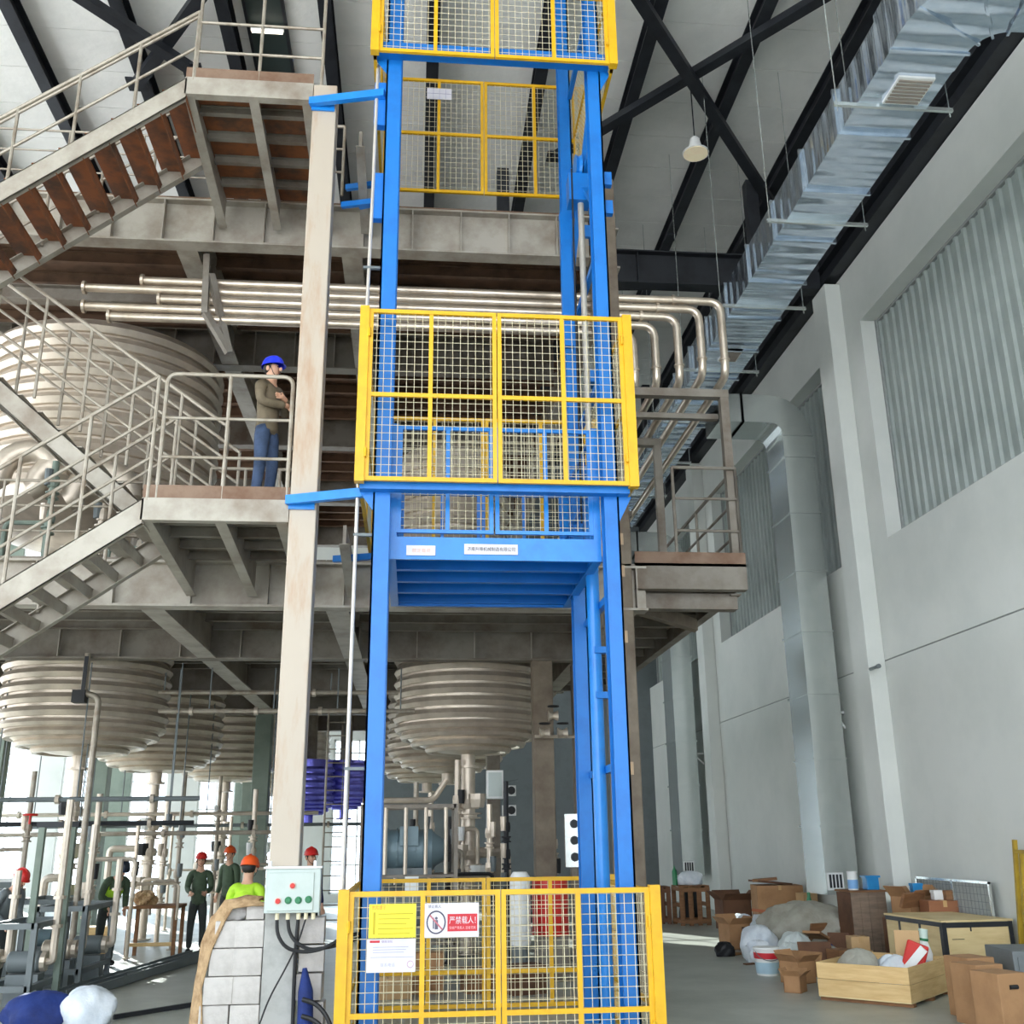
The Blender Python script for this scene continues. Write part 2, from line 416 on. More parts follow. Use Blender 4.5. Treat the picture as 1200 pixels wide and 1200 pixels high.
brace(K(-5.11, 12.87), K(-3.93, 14.12), 'dark roof brace above the upper stair, slanting down right')
brace(K(-3.49, 12.91, 14.92), K(-4.74, 14.68, 14.92), 'dark roof brace above the upper stair, slanting down left')
# dark skylight strip beside the purlin
sk = thing('skylight_strip', 'dark grey green roof strip between two purlins above the top landing', 'skylight', (-2.73, 18, 15.25))
MB().box(-3.05, -2.42, 1.0, YB-8, 15.28, 15.345).build('strip_panel', mat('dark_green_sheet', (52, 64, 62), 0.5), sk)
MB().box(-3.08, -3.03, 1.0, YB-8, 15.26, 15.345).build('strip_edge', DARKST, sk)
MB().box(-2.44, -2.39, 1.0, YB-8, 15.26, 15.345).build('strip_edge', DARKST, sk)
def lamp(p, lab):
    t = thing('high_bay_lamp', lab, 'lamp', p)
    MB().lathe([(0.05, 0.35), (0.09, 0.3), (0.12, 0.12), (0.24, 0.02), (0.24, 0)], p, 20).build('lamp_shade', WHITE, t, True)
    MB().lathe([(0.22, -0.01), (0.22, 0.0)], p, 20).build('lamp_lens', mat('ivory_lens', (236, 222, 188), .4, emit=.25), t)
    MB().tube((p[0], p[1], p[2]+0.35), (p[0], p[1], ZR), 0.012, 6).build('hanging_rod', DARKST, t)
lamp((4.9, 15.4, 13.75), 'round high bay lamp hanging in front of the dark purlins')
bl = thing('batten_lamp', 'short white batten lamp under the dark roof strip above the top landing', 'lamp', (-2.72, 14.55, 15.1))
MB().box(-3.0, -2.44, 14.54, 14.58, 15.16, 15.2).build('lamp_housing', WHITE, bl)
MB().box(-2.98, -2.46, 14.53, 14.59, 15.13, 15.16).build('lamp_tube', LAMPM, bl)
for x in (-2.95, -2.5): MB().tube((x, 14.56, 15.2), (x, 14.56, 15.28), 0.01, 6).build('hanging_rod', DARKST, bl)
for k, (z, y) in enumerate(((13.9, 20.5), (13.5, 20.5))):
    tag(MB().path([(XL, y, z+.2), (-4, y, z-.1), (2, y, z-.15), (XW, y, z+.15)], 0.02, 5).build('roof_cable', BLACK),
        'thin dark cable strung across the hall under the roof, %s of two' % ('upper' if k == 0 else 'lower'), 'cable')

# ------------------------------------------------------------------ ventilation duct along the right
D0, D1, DZ, DH = 5.28, 6.18, 10.5, 0.62
du = thing('ventilation_duct', 'long shiny galvanised rectangular duct running along the right wall under the roof', 'duct', (5.73, 20, DZ))
y = 9.4; i = 0
while y < 35.5:
    MB().box(D0, D1, y, min(y+1.18, 35.6), DZ, DZ+DH).build('duct_section', GALV, du)
    MB().box(D0-0.04, D1+0.04, y+1.18, y+1.22, DZ-0.04, DZ+DH+0.04).build('duct_flange', GALV, du)
    y += 1.22; i += 1
# elbow turning right towards the wall, widened like the photo shows
mb = MB(); n = 10; ci = (D1+0.35, 9.1)
ins = []; outs = []
for k in range(n+1):
    a = PI - (PI/2)*k/n*1.0
    ins.append((ci[0]+0.35*math.cos(a), ci[1]-0.35*math.sin(a)))
    ro = 1.25+0.25*math.sin(PI*k/n/2)
    outs.append((ci[0]+ro*math.cos(a), ci[1]-ro*math.sin(a)))
ins = [(D1, 9.4)]+ins+[(8.3, ins[-1][1])]; outs = [(D0, 9.4)]+outs+[(8.3, outs[-1][1])]
m_ = len(ins)
vs = [(x, y, DZ-0.02) for x, y in ins]+[(x, y, DZ-0.02) for x, y in outs]+[(x, y, DZ+DH+0.1) for x, y in ins]+[(x, y, DZ+DH+0.1) for x, y in outs]
fs = []
for k in range(m_-1):
    fs += [(k, k+1, m_+k+1, m_+k), (2*m_+k, 3*m_+k, 3*m_+k+1, 2*m_+k+1), (k, 2*m_+k, 2*m_+k+1, k+1), (m_+k, m_+k+1, 3*m_+k+1, 3*m_+k)]
mb.add(vs, fs).build('duct_elbow', GALV, du)
for k in (1, 4, 7, 10):
    a, b = Vector((*ins[k], DZ)), Vector((*outs[k], DZ)); d = (b-a).normalized()*0.03
    MB().bar(a-d-Vector((0,0,.035)), b+d-Vector((0,0,.035)), 0.03, 0.03).build('duct_flange', GALV, du)
for (vy, sx) in ((9.75, 0.36), (16.9, 0.28)):
    vt = MB().box(5.57, 5.57+sx*1.25, vy-0.22, vy+0.24, DZ-0.03, DZ).build('vent_grille', WHITE, du)
    for q in range(7): MB().box(5.59, 5.55+sx*1.25, vy-0.18+q*0.06, vy-0.15+q*0.06, DZ-0.045, DZ-0.028).build('vent_slat', mat('vent_slat', (150, 140, 130), .5), vt)
for k, y in enumerate((10.05, 12.55, 15.05, 17.55, 20.1, 22.6, 25.1)):
    h = thing('duct_hanger', 'thin trapeze hanger bar with two rods carrying the long duct, %s from the camera' % ORD[k], 'hanger', (5.73, y, DZ-0.1), 0, 'hangers under the long duct')
    MB().box(4.98, 6.5, y-0.02, y+0.02, DZ-0.05, DZ).build('hanger_bar', GALVD, h)
    for x in (5.02, 6.46): MB().tube((x, y, DZ-0.12), (x, y, ZR), 0.008, 6).build('hanger_rod', GALVD, h)
def wall_duct(x0, x1, y0, y1, top, lab, branch):
    t = thing('wall_duct', lab, 'duct', ((x0+x1)/2, (y0+y1)/2, 0.9))
    z = 0.9
    while z < top-0.05:
        z1 = min(z+1.18, top); MB().box(x0, x1, y0, y1, z, z1).build('duct_section', GALVD, t)
        MB().box(x0-0.03, x1+0.03, y0-0.03, y1+0.03, z1, z1+0.035).build('duct_flange', GALVD, t); z = z1+0.035
    ctr = (x0-0.25, 0, z)         # elbow turning left to the long duct
    A = [(ctr[0]+(0.25)*math.cos(a), z+0.25*math.sin(a)) for a in [PI/2*k/6 for k in range(7)]]
    B = [(ctr[0]+(0.25+x1-x0)*math.cos(a), z+(0.25+x1-x0)*math.sin(a)) for a in [PI/2*k/6 for k in range(7)]]
    A.append((branch, A[-1][1])); B.append((branch, B[-1][1])); q = len(A)
    vs = [(x, y0, zz) for x, zz in A]+[(x, y0, zz) for x, zz in B]+[(x, y1, zz) for x, zz in A]+[(x, y1, zz) for x, zz in B]
    fs = []
    for k in range(q-1):
        fs += [(k, k+1, q+k+1, q+k), (2*q+k, 3*q+k, 3*q+k+1, 2*q+k+1), (k, 2*q+k, 2*q+k+1, k+1), (q+k, q+k+1, 3*q+k+1, 3*q+k)]
    MB().add(vs, fs).build('duct_elbow', GALVD, t)
    for k in range(2): MB().box(x0-0.8-0.04, x0-0.8+0.0, y0-0.03, y1+0.03, A[-1][1]-0.03, B[-1][1]+0.03).build('duct_flange', GALVD, t)
    g = MB().box(x0+0.02, x0+0.32, y0-0.04, y0, 0.98, 1.28).build('outlet_grille', WHITE, t)
    for q in range(4): MB().box(x0+0.05+q*0.065, x0+0.09+q*0.065, y0-0.05, y0-0.035, 1.02, 1.25).build('grille_slot', DARKST, g)
    MB().bar((XW, y0+.3, 4.2), (x1, y0+.3, 4.2), 0.05, 0.05).build('wall_bracket', WHITE, t)
    MB().bar((XW, y0+.3, 3.9), (x1, y0+.3, 4.15), 0.04, 0.04).build('wall_bracket', WHITE, t)
wall_duct(7.5, 8.12, 19.2, 20.2, 9.85, 'tall galvanised duct drop standing against the wall behind the first column', 6.18)
wall_duct(7.42, 8.02, 29.3, 30.4, 9.85, 'distant galvanised duct drop standing against the wall near the far corner', 6.18)
for (y, z) in ((17.5, 4.55), (17.2, 4.7)):
    pass
pj = thing('wall_hook', 'small pipe stub bracket sticking out beside the white wall column', 'bracket', (8.1, 17.3, 4.72))
MB().tube((8.0, 17.45, 4.72), (8.0, 17.15, 4.72), 0.03, 8).build('pipe_stub', GREY, pj)
MB().lathe([(0.04, -0.03), (0.04, 0.03)], (8.0, 17.12, 4.72), 12, 'Y').build('end_flange', GREY, pj)

# ================================================================== STEEL PLATFORM
F1, F2 = 5.48, 10.95
def column(x0, x1, y0, y1, z1, m, lab, base=True, group=None):
    t = thing('steel_column', lab, 'column', ((x0+x1)/2, (y0+y1)/2, 0), 0, group)
    MB().box(x0, x1, y0, y1, 0.02, z1).build('shaft', m, t, bevel=0.012)
    if base:
        MB().box(x0-0.1, x1+0.1, y0-0.1, y1+0.1, 0, 0.02).build('base_plate', m, t)
    return t
colF = column(-1.39, -1.10, 10.75, 11.04, 10.93, COLM, 'tall pale square steel column with the control box fixed near its foot')
MB().box(-1.395, -1.095, 10.745, 11.045, 0.02, 1.3).build('lower_coating', mat('grey_primer', (176, 176, 172), .6, 0, (150, 150, 146), 4), colF)
colR = column(2.55, 2.9, 13.3, 13.65, 11.6, COLB, 'brown rust-stained steel column right behind the blue lift mast')
for z in (4.4, 5.3, 5.75, 2.7): MB().box(2.6, 2.8, 13.285, 13.3, z, z+0.16).build('weld_patch', mat('bare_weld', (186, 160, 130), .5, .2), colR)
for z in (10.6, 8.2): MB().box(2.4, 2.55, 13.35, 13.6, z, z+0.2).build('blue_bracket', BLUE, colR)
column(2.0, 2.34, 17.45, 17.8, 4.9, COLB, 'brown steel column under the platform, right of the ribbed centre tank')
column(1.48, 1.75, 21.4, 21.7, 4.9, STEELD, 'slim dark column under the platform behind the centre tank pipe')
column(2.75, 3.0, 17.9, 18.15, 4.9, COLB, 'slim brown column seen just left of the blue lift cylinder')
for k, (x, y) in enumerate(((-7.15, 17.4), (-8.2, 21.4), (-7.3, 25.4), (-3.6, 25.4), (-2.4, 21.4), (-4.45, 29.4))):
    column(x-0.19, x+0.19, y, y+0.38, 4.9, COLG,
           ['wide green-grey column at the far left edge of the photo', 'green-grey column second from the left edge behind the pipework',
            'green-grey column in front of the bright back windows', 'green-grey column behind the man in dark workwear',
            'green-grey column hidden behind the pale front column', 'distant green-grey column between the back windows'][k])

def stiff(mb_y, x, z0, z1, parent, m=STEEL, d=0.12):
    MB().box(x-0.008, x+0.008, mb_y-d, mb_y, z0, z1).build('stiffener', m, parent)
def girder(parent, p0, p1, h, wd, m, name='girder'):
    return MB().hbeam(p0, p1, h, wd, 0.03, 0.02).build(name, m, parent)

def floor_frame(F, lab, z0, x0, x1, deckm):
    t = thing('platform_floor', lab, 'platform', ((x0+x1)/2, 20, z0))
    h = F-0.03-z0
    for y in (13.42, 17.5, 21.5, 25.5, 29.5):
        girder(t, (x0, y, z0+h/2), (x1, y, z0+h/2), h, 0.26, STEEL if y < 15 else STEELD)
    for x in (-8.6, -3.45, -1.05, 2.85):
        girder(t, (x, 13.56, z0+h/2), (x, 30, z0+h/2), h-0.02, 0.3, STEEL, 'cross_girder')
    y = 14.2
    while y < 29.5:
        if abs(y-17.5) > 0.3 and abs(y-21.5) > 0.3 and abs(y-25.5) > 0.3:
            for xa, xb in ((-8.45, -3.6), (-3.3, -1.2), (-0.9, 2.7)):
                MB().hbeam((xa, y, F-0.14), (xb, y, F-0.14), 0.2, 0.1, 0.012, 0.01).build('joist', deckm, t)
        y += 0.68
    x = x0+0.4
    while x < x1:
        for y in (13.29, 17.36):
            MB().box(x-0.008, x+0.008, y, y+0.11, z0+0.03, z0+h-0.03).build('stiffener', STEEL, t)
        x += 0.98 if F < 8 else 0.72
    for i, (xa, xb) in enumerate(((x0, -5.2), (-5.2, -1.2), (-1.2, x1))):
        for ya in (13.3, 17.5, 21.5, 25.5): MB().box(xa, xb-0.005, ya, ya+4.0, F-0.03, F).build('deck_plate', deckm, t)
    return t
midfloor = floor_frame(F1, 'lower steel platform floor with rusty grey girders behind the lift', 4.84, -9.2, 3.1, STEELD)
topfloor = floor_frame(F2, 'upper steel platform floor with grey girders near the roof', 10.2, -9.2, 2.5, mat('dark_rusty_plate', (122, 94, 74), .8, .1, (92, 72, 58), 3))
# secondary beam with stiffeners under the upper floor (right behind the pipes)
sb = thing('secondary_beam', 'dark beam with upright stiffeners just above the row of steel pipes', 'beam', (-3, 14.5, 9.95))
MB().hbeam((-6.5, 14.75, 10.06), (2.4, 14.75, 10.06), 0.26, 0.2).build('beam_web', STEELD, sb)

def landing(F, lab, deckmat):
    t = thing('stair_landing', lab, 'landing', (-2.1, 12, F-0.3))
    MB().box(-2.95, -1.395, 10.75, 10.79, F-0.26, F-0.01).build('front_channel', STEEL, t)
    MB().box(-2.95, -1.395, 10.79, 10.86, F-0.26, F-0.245).build('channel_flange', STEEL, t)
    for x in (-2.9, -2.12, -1.47, -0.85):
        # cantilever plate that deepens towards the girder
        xx = x
        y0 = 10.79 if x < -1.0 else 11.6
        MB().prism([(xx-0.02, y0, F-0.03), (xx-0.02, y0, F-0.25), (xx-0.02, 13.28, F-0.5), (xx-0.02, 13.28, F-0.03)], (0.04, 0, 0)).build('cantilever', STEEL, t)
        MB().prism([(xx-0.06, y0, F-0.25), (xx+0.06, y0, F-0.25), (xx+0.06, 13.28, F-0.5), (xx-0.06, 13.28, F-0.5)], (0, 0, -0.012)).build('cantilever_flange', STEEL, t)
    for y in (11.25, 11.75, 12.25, 12.75):
        MB().hbeam((-2.86, y, F-0.1), (-1.44, y, F-0.1), 0.12, 0.07, 0.01, 0.01).build('joist', STEELD, t)
    for y in (10.79, 11.25, 11.75, 12.25, 12.75):
        MB().box(-2.95, -1.40, y+0.003, y+(0.5 if y > 11 else 0.46)-0.003, F-0.03, F-0.01).build('deck_plate', deckmat, t)
    MB().box(-2.95, -1.395, 10.76, 10.768, F-0.01, F+0.14).build('toe_plate', TOE, t)
    return t
land1 = landing(F1, 'steel stair landing with pale edge channel where the man stands', STEELD)
land2 = landing(F2, 'topmost steel stair landing with rusty orange underside', RUST)

def railing(name, lab, runs, m=RAIL, r=0.022, group=None, mids=True):
    """runs: list of dicts with pts (base polyline), h, levels, post params"""
    P0 = runs[0]['pts'][0]
    t = thing(name, lab, 'railing', P0, 0, group)
    for q in runs:
        pts = [Vector(p) for p in q['pts']]; h = q.get('h', 1.45)
        top = [p+Vector((0,0,h)) for p in pts]
        if q.get('corner'):
            top = bend([pts[0]]+top+[pts[-1]], 0.12)
        MB().path(top, r*1.1, 8).build('handrail', m, t, True)
        for lv in q.get('levels', (0.47, 0.93)):
            MB().path([p+Vector((0,0,lv)) for p in pts], r*0.85, 8).build('mid_rail', m, t, True)
        tot = (pts[-1]-pts[0]).length; n = q.get('n', 3)
        for k in range(n+1):
            if q.get('corner') and k in (0, n): continue
            p = pts[0].lerp(pts[-1], k/n) + Vector((0, 0, 0))
            MB().tube(p, p+Vector((0,0,h)), r, 8).build('post', m, t, True)
    return t
railing('landing_railing', 'steel tube railing with rounded corners in front of the standing man',
        [dict(pts=[(-2.81, 10.78, F1-.15), (-1.43, 10.78, F1-.15)], h=1.61, levels=(0.62, 1.08), n=2, corner=True),
         dict(pts=[(-2.75, 13.15, F1), (-1.4, 13.15, F1)], h=1.2, levels=(0.6,), n=3)])
railing('landing_railing', 'steel tube railing around the topmost landing near the roof',
        [dict(pts=[(-2.84, 10.78, F2-.1), (-1.3, 10.78, F2-.1)], h=1.7, levels=(0.5, 0.95), n=2),
         dict(pts=[(-2.7, 13.1, F2), (-1.2, 13.1, F2)], h=1.2, levels=(0.4, 0.8), n=4)])

def flight(lab, p_top, p_bot, yf, yb, n, treadmat=STEEL, depth=0.3, closed=True):
    """p = (x, z of stringer top edge)"""
    (xa, za), (xb, zb) = p_top, p_bot
    t = thing('stair_flight', lab, 'stairs', (min(xa, xb), (yf+yb)/2, min(za, zb)-depth))
    for nm, y in (('stringer', yf), ('stringer', yb)):
        MB().prism([(xa, y, za), (xb, y, zb), (xb, y, zb-depth), (xa, y, za-depth)], (0, 0.03, 0)).build(nm, STEEL, t)
        sg = 1 if y == yf else -1
        e = (0, 0.07*sg, 0)
        MB().prism([(xa, y, za), (xb, y, zb), (xb, y, zb-0.014), (xa, y, za-0.014)], e).build('stringer_flange', STEEL, t)
        MB().prism([(xa, y, za-depth+0.014), (xb, y, zb-depth+0.014), (xb, y, zb-depth), (xa, y, za-depth)], e).build('stringer_flange', STEEL, t)
    dx, dz = (xb-xa)/n, (zb-za)/n
    for k in range(n):
        x = xa+dx*(k+0.5); z = za+dz*(k+0.5)-0.06
        s = 1 if dx < 0 else -1
        MB().box(min(x-abs(dx)*.55, x+abs(dx)*.55), max(x-abs(dx)*.55, x+abs(dx)*.55), yf+0.035, yb-0.005, z-0.012, z).build('tread', treadmat, t)
        xe = x+s*abs(dx)*0.5
        if closed: MB().box(xe-0.006, xe+0.006, yf+0.035, yb-0.005, z-0.13, z+0.0).build('tread_lip', treadmat, t)
    return t
flight('lower stair flight rising from the left up to the landing of the man', (-2.93, 5.47), (-6.4, 2.97), 10.75, 11.95, 13)
flight('upper stair flight rising from the left up to the topmost landing', (-2.93, 10.93), (-6.3, 8.2), 10.75, 12.1, 12, RUST)
flight('rear stair flight descending from upper left to the lower landing', (-6.3, 8.38), (-3.1, 5.66), 12.25, 13.2, 12)
for F, lab in ((8.25, 'intermediate stair landing beyond the left edge, between the two floors'), (2.85, 'lowest intermediate stair landing beyond the left edge')):
    t = thing('stair_landing', lab, 'landing', (-7.1, 12, F-0.25))
    MB().box(-7.9, -6.3, 10.75, 13.2, F-0.03, F).build('deck_plate', STEELD, t)
    MB().box(-7.9, -6.3, 10.75, 10.79, F-0.28, F-0.03).build('front_channel', STEEL, t)
    for x in (-7.8, -6.6):
        for y in (10.8, 13.1): MB().box(x-.06, x+.06, y-.06, y+.06, 0 if F < 5 else F-5.4, F-.03).build('post', STEEL, t)
def slope_rail(lab, x0, z0, x1, z1, y, n, h=1.46):
    railing('stair_railing', lab, [dict(pts=[(x0, y, z0), (x1, y, z1)], h=h, levels=(0.5, 0.98), n=n)])
slope_rail('front railing of the lower stair flight', -2.9, 5.44, -6.3, 2.99, 10.77, 5)
slope_rail('back railing of the lower stair flight', -2.95, 5.42, -6.3, 2.99, 11.92, 5)
slope_rail('front railing of the upper stair flight', -2.86, 10.9, -6.2, 8.25, 10.77, 5, 1.05)
slope_rail('back railing of the upper stair flight', -2.95, 10.85, -6.2, 8.25, 12.07, 5, 1.05)
slope_rail('front railing of the rear stair flight', -6.0, 8.12, -2.4, 5.5, 12.27, 6, 1.42)
slope_rail('back railing of the rear stair flight', -6.0, 8.12, -2.4, 5.5, 13.17, 6, 1.42)
# railing along the edge of the upper floor behind
railing('floor_railing', 'thin steel railing on the upper floor edge behind the top landing',
        [dict(pts=[(-8.5, 13.4, F2), (-3.1, 13.4, F2)], h=1.1, levels=(0.4, 0.75), n=5)], r=0.016)
railing('floor_railing', 'thin steel railing on the lower floor edge behind the stairs',
        [dict(pts=[(-8.5, 13.5, F1), (-3.5, 13.5, F1)], h=1.1, levels=(0.4, 0.75), n=5)], r=0.018)
railing('floor_railing', 'thin railing on the far side of the upper floor behind the yellow gate',
        [dict(pts=[(-0.6, 21.5, F2), (2.4, 21.5, F2)], h=1.1, levels=(0.4, 0.75), n=3)], DARKST, r=0.02)

# right-hand walkway running away beside the wall
wk = thing('walkway', 'rusty brown walkway platform at the right of the lift, with joists below', 'platform', (3.7, 18, 5.15))
MB().box(2.95, 4.5, 13.3, 13.36, 5.14, 5.5).build('front_channel', STEELD, wk)
MB().box(2.95, 4.5, 13.36, 13.46, 5.14, 5.16).build('channel_flange', STEELD, wk)
MB().box(2.95, 4.5, 13.30, 13.31, 5.5, 5.66).build('toe_plate', TOE, wk)
MB().box(2.97, 4.42, 13.55, 13.75, 4.92, 5.14).build('under_beam', STEELD, wk)
MB().hbeam((4.38, 13.46, 5.25), (4.38, 24, 5.25), 0.3, 0.14).build('side_beam', STEELD, wk)
MB().hbeam((3.02, 13.46, 5.25), (3.02, 24, 5.25), 0.3, 0.14).build('side_beam', STEELD, wk)
for k in range(11):
    y = 14.4+k*0.95; MB().hbeam((3.05, y, 5.3), (4.32, y, 5.3), 0.18, 0.1, .012, .01).build('joist', STEELD, wk)
MB().box(2.95, 4.5, 13.3, 24, 5.46, 5.5).build('deck_plate', STEELD, wk)
MB().prism([(3.0, 13.8, 4.95), (4.3, 15.2, 4.95), (4.3, 15.4, 4.95), (3.0, 14.0, 4.95)], (0, 0, 0.18)).build('diagonal_strut', COLB, wk)
railing('walkway_railing', 'steel railing along the wall side and front of the right-hand walkway',
        [dict(pts=[(4.46, 13.34, F1), (4.46, 23.8, F1)], h=1.43, levels=(0.5, 0.97), n=5),
         dict(pts=[(3.55, 13.34, F1), (4.46, 13.34, F1)], h=1.43, levels=(0.5, 0.97), n=1)], STEELD, 0.024)
fr = thing('pipe_support_frame', 'dark steel goal-post frame carrying the pipes over the right walkway', 'frame', (3.7, 13.4, 5.5))
for x in (4.4,): MB().box(x-.06, x+.06, 13.36, 13.48, 5.5, 8.1).build('post', STEELD, fr)
MB().box(2.9, 4.465, 13.355, 13.485, 8.02, 8.14).build('crossbar', STEELD, fr)
MB().box(2.9, 4.4, 13.7, 13.8, 7.82, 7.9).build('crossbar', STEELD, fr)
fr = thing('pipe_support_frame', 'second dark steel frame under the pipes further along the right walkway', 'frame', (3.6, 15.9, 5.5))
MB().box(3.95, 4.07, 15.9, 16.02, 5.5, 8.35).build('post', STEELD, fr)
MB().box(2.9, 4.075, 15.895, 16.025, 8.25, 8.375).build('crossbar', STEELD, fr)
fr = thing('pipe_support_frame', 'distant dark steel frame under the pipes on the right walkway', 'frame', (3.6, 19.9, 5.5))
for x in (3.1, 4.3): MB().box(x-.05, x+.05, 19.9, 20.0, 5.5, 8.3).build('post', STEELD, fr)
MB().box(3.0, 4.4, 19.895, 20.005, 8.25, 8.36).build('crossbar', STEELD, fr)

# five stainless pipes along the front, turning down and away at the right
Y5 = 13.9
spec = [(9.88, -4.13, 4.63, 8.62), (9.72, -4.94, 4.27, 8.62), (9.56, -3.85, 3.9, 8.48), (9.39, -4.9, 3.54, 8.42), (9.23, -4.52, 3.2, 8.36)]
for k, (z, xl, xr, zb) in enumerate(spec):
    yy = Y5-0.02*k
    t = thing('process_pipe', 'horizontal stainless pipe behind the lift, %s from the top of five' % ORD[k], 'pipe', (0, yy, zb), 0, 'row of five stainless pipes')
    pts = bend([(xl, yy, z-0.0), (xr, yy, z), (xr, yy, zb), (xr, 27, zb)], 0.2)
    MB().path(pts, 0.062, 12).build('pipe_run', INOXP, t, True)
    MB().lathe([(0.1, -0.02), (0.1, 0.02)], (xl, yy, z), 14, 'X').build('end_flange', INOXP, t)
    MB().lathe([(0.085, -0.02), (0.085, 0.02)], (xr-0.75+0.1*k, yy, z), 14, 'X').build('clamp_joint', INOXP, t)
    MB().lathe([(0.078, 0), (0.078, 0.03)], (xr, yy, zb+0.25), 14).build('clamp_joint', INOXP, t)
sup = thing('pipe_hanger', 'dark V-shaped steel hanger holding the five pipes left of the pale column', 'hanger', (-3.15, 13.7, 8.9))
MB().bar((-3.18, 13.68, 10.22), (-3.14, 13.68, 9.25), 0.09, 0.09).build('hanger_arm', STEELD, sup)
MB().bar((-3.1, 13.68, 9.9), (-2.8, 13.9, 8.75), 0.09, 0.09).build('hanger_arm', STEELD, sup)
MB().bar((-3.14, 13.68, 9.28), (-2.8, 13.9, 8.75), 0.09, 0.09).build('hanger_arm', STEELD, sup)

# ================================================================== LIFT
mast = thing('lift_mast', 'tall blue lift mast frame with posts and crossbeams', 'lift frame', (0.83, 11.5, 0))
def chan(x0, x1, y0, y1, z0, z1, inward, nm='mast_post'):
    mb = MB(); tk = 0.02
    xo = x0 if inward > 0 else x1-tk
    mb.box(xo, xo+tk, y0, y1, z0, z1).box(x0, x1, y0, y0+tk, z0, z1).box(x0, x1, y1-tk, y1, z0, z1)
    return mb.build(nm, BLUE, mast)
chan(-0.48, -0.30, 10.4, 10.66, 0, 14.2, 1); chan(2.0, 2.16, 10.4, 10.62, 0, 14.2, -1)
chan(-0.5, -0.34, 12.3, 12.5, 0, 14.2, 1); chan(1.93, 2.1, 12.3, 12.5, 0, 14.2, -1)
for z in (2.6, 4.4, 7.0, 8.6, 10.2, 12.2):
    MB().box(-0.46, -0.40, 10.66, 12.3, z, z+0.08).build('side_tie', BLUE, mast)
    MB().box(2.06, 2.12, 10.62, 12.3, z, z+0.08).build('side_tie', BLUE, mast)
for z, hh in ((5.46, 0.11), (11.06, 0.16)):
    MB().box(-0.62, 2.26, 10.28, 10.4, z, z+hh).build('crossbeam', BLUE, mast)
    MB().prism([(2.16, 10.4, z), (2.3, 10.4, z), (2.16, 10.4, z-0.28)], (0, 0.02, 0)).build('gusset', BLUE, mast)
    MB().prism([(-0.48, 10.4, z), (-0.62, 10.4, z), (-0.48, 10.4, z-0.2)], (0, 0.02, 0)).build('gusset', BLUE, mast)
MB().bar((2.1, 10.7, 11.0), (2.05, 12.3, 9.4), 0.07, 0.05).build('diagonal_brace', BLUE, mast)
MB().bar((2.1, 12.3, 11.0), (2.05, 10.7, 9.4), 0.07, 0.05).build('diagonal_brace', BLUE, mast)
MB().bar((-0.4, 10.7, 9.2), (-0.42, 12.3, 7.9), 0.07, 0.05).build('diagonal_brace', BLUE, mast)
for z, dz in ((5.45, 0.03), (10.62, -0.02)):     # arms to the pale column
    MB().bar((-1.42, 10.7, z), (-0.5, 10.45, z+dz), 0.07, 0.1).build('wall_arm', BLUEL, mast)
    MB().box(-1.4, -1.12, 10.72, 10.745, z-0.09, z+0.07).build('arm_plate', BLUEL, mast)
for z, x in ((5.31, -1.05), (10.46, -1.15), (10.75, -1.1), (10.46, -0.9)):
    MB().bar((x, 12.62, z), (-0.42, 12.42, z), 0.06, 0.08).build('wall_arm', BLUE, mast)
for z in (10.3, 9.0): MB().box(-0.62, -0.48, 10.5, 10.6, z-0.12, z+0.5).build('wall_bracket', BLUE, mast)
for z in (9.55, 9.15): MB().box(2.16, 2.27, 10.5, 10.58, z-0.06, z+0.12).build('wall_bracket', BLUE, mast)
MB().tube((2.0, 11.3, 0.1), (2.0, 11.3, 6.1), 0.075, 14).build('hydraulic_cylinder', BLUEL, mast, True)
MB().tube((2.02, 11.3, 6.1), (2.02, 11.3, 10.1), 0.04, 12).build('piston_rod', mat('chrome_rod', (214, 208, 198), .3, .5), mast, True)
MB().lathe([(0.1, 0), (0.1, 0.12)], (2.0, 11.3, 6.0), 14).build('cylinder_head', BLUE, mast)
ph = MB().box(1.86, 2.14, 11.2, 11.45, 9.75, 10.15).build('pulley_head', BLUE, mast)
MB().lathe([(0.18, -0.04), (0.15, 0), (0.18, 0.04)], (2.0, 11.32, 10.3), 16, 'X').build('pulley', BLUEL, ph)
MB().tube((1.9, 11.2, 10.2), (1.88, 11.2, 5.4), 0.012, 6).build('lift_chain', DARKST, mast)
MB().bar((1.9, 11.9, 8.0), (1.9, 11.9, 10.0), 0.14, 0.1).build('guide_bracket', BLUE, mast)
for z in (3.9, 3.4): MB().box(1.98, 2.2, 11.2, 11.3, z, z+0.07).build('cylinder_clamp', BLUE, mast)
cd = thing('conduit_pole', 'thin pale conduit pole rising left of the blue mast', 'pole', (-0.63, 10.5, 0.3))
MB().path([(-0.66, 10.5, 0.3), (-0.65, 10.5, 5.3), (-0.6, 10.5, 9.4), (-0.58, 10.5, 13.5)], 0.02, 8).build('conduit_tube', mat('pale_tube', (222, 214, 204), .35, .4), cd, True)
for z in (2.6, 5.0, 8.2): MB().box(-0.68, -0.46, 10.48, 10.52, z, z+0.03).build('conduit_clip', GREY, cd)

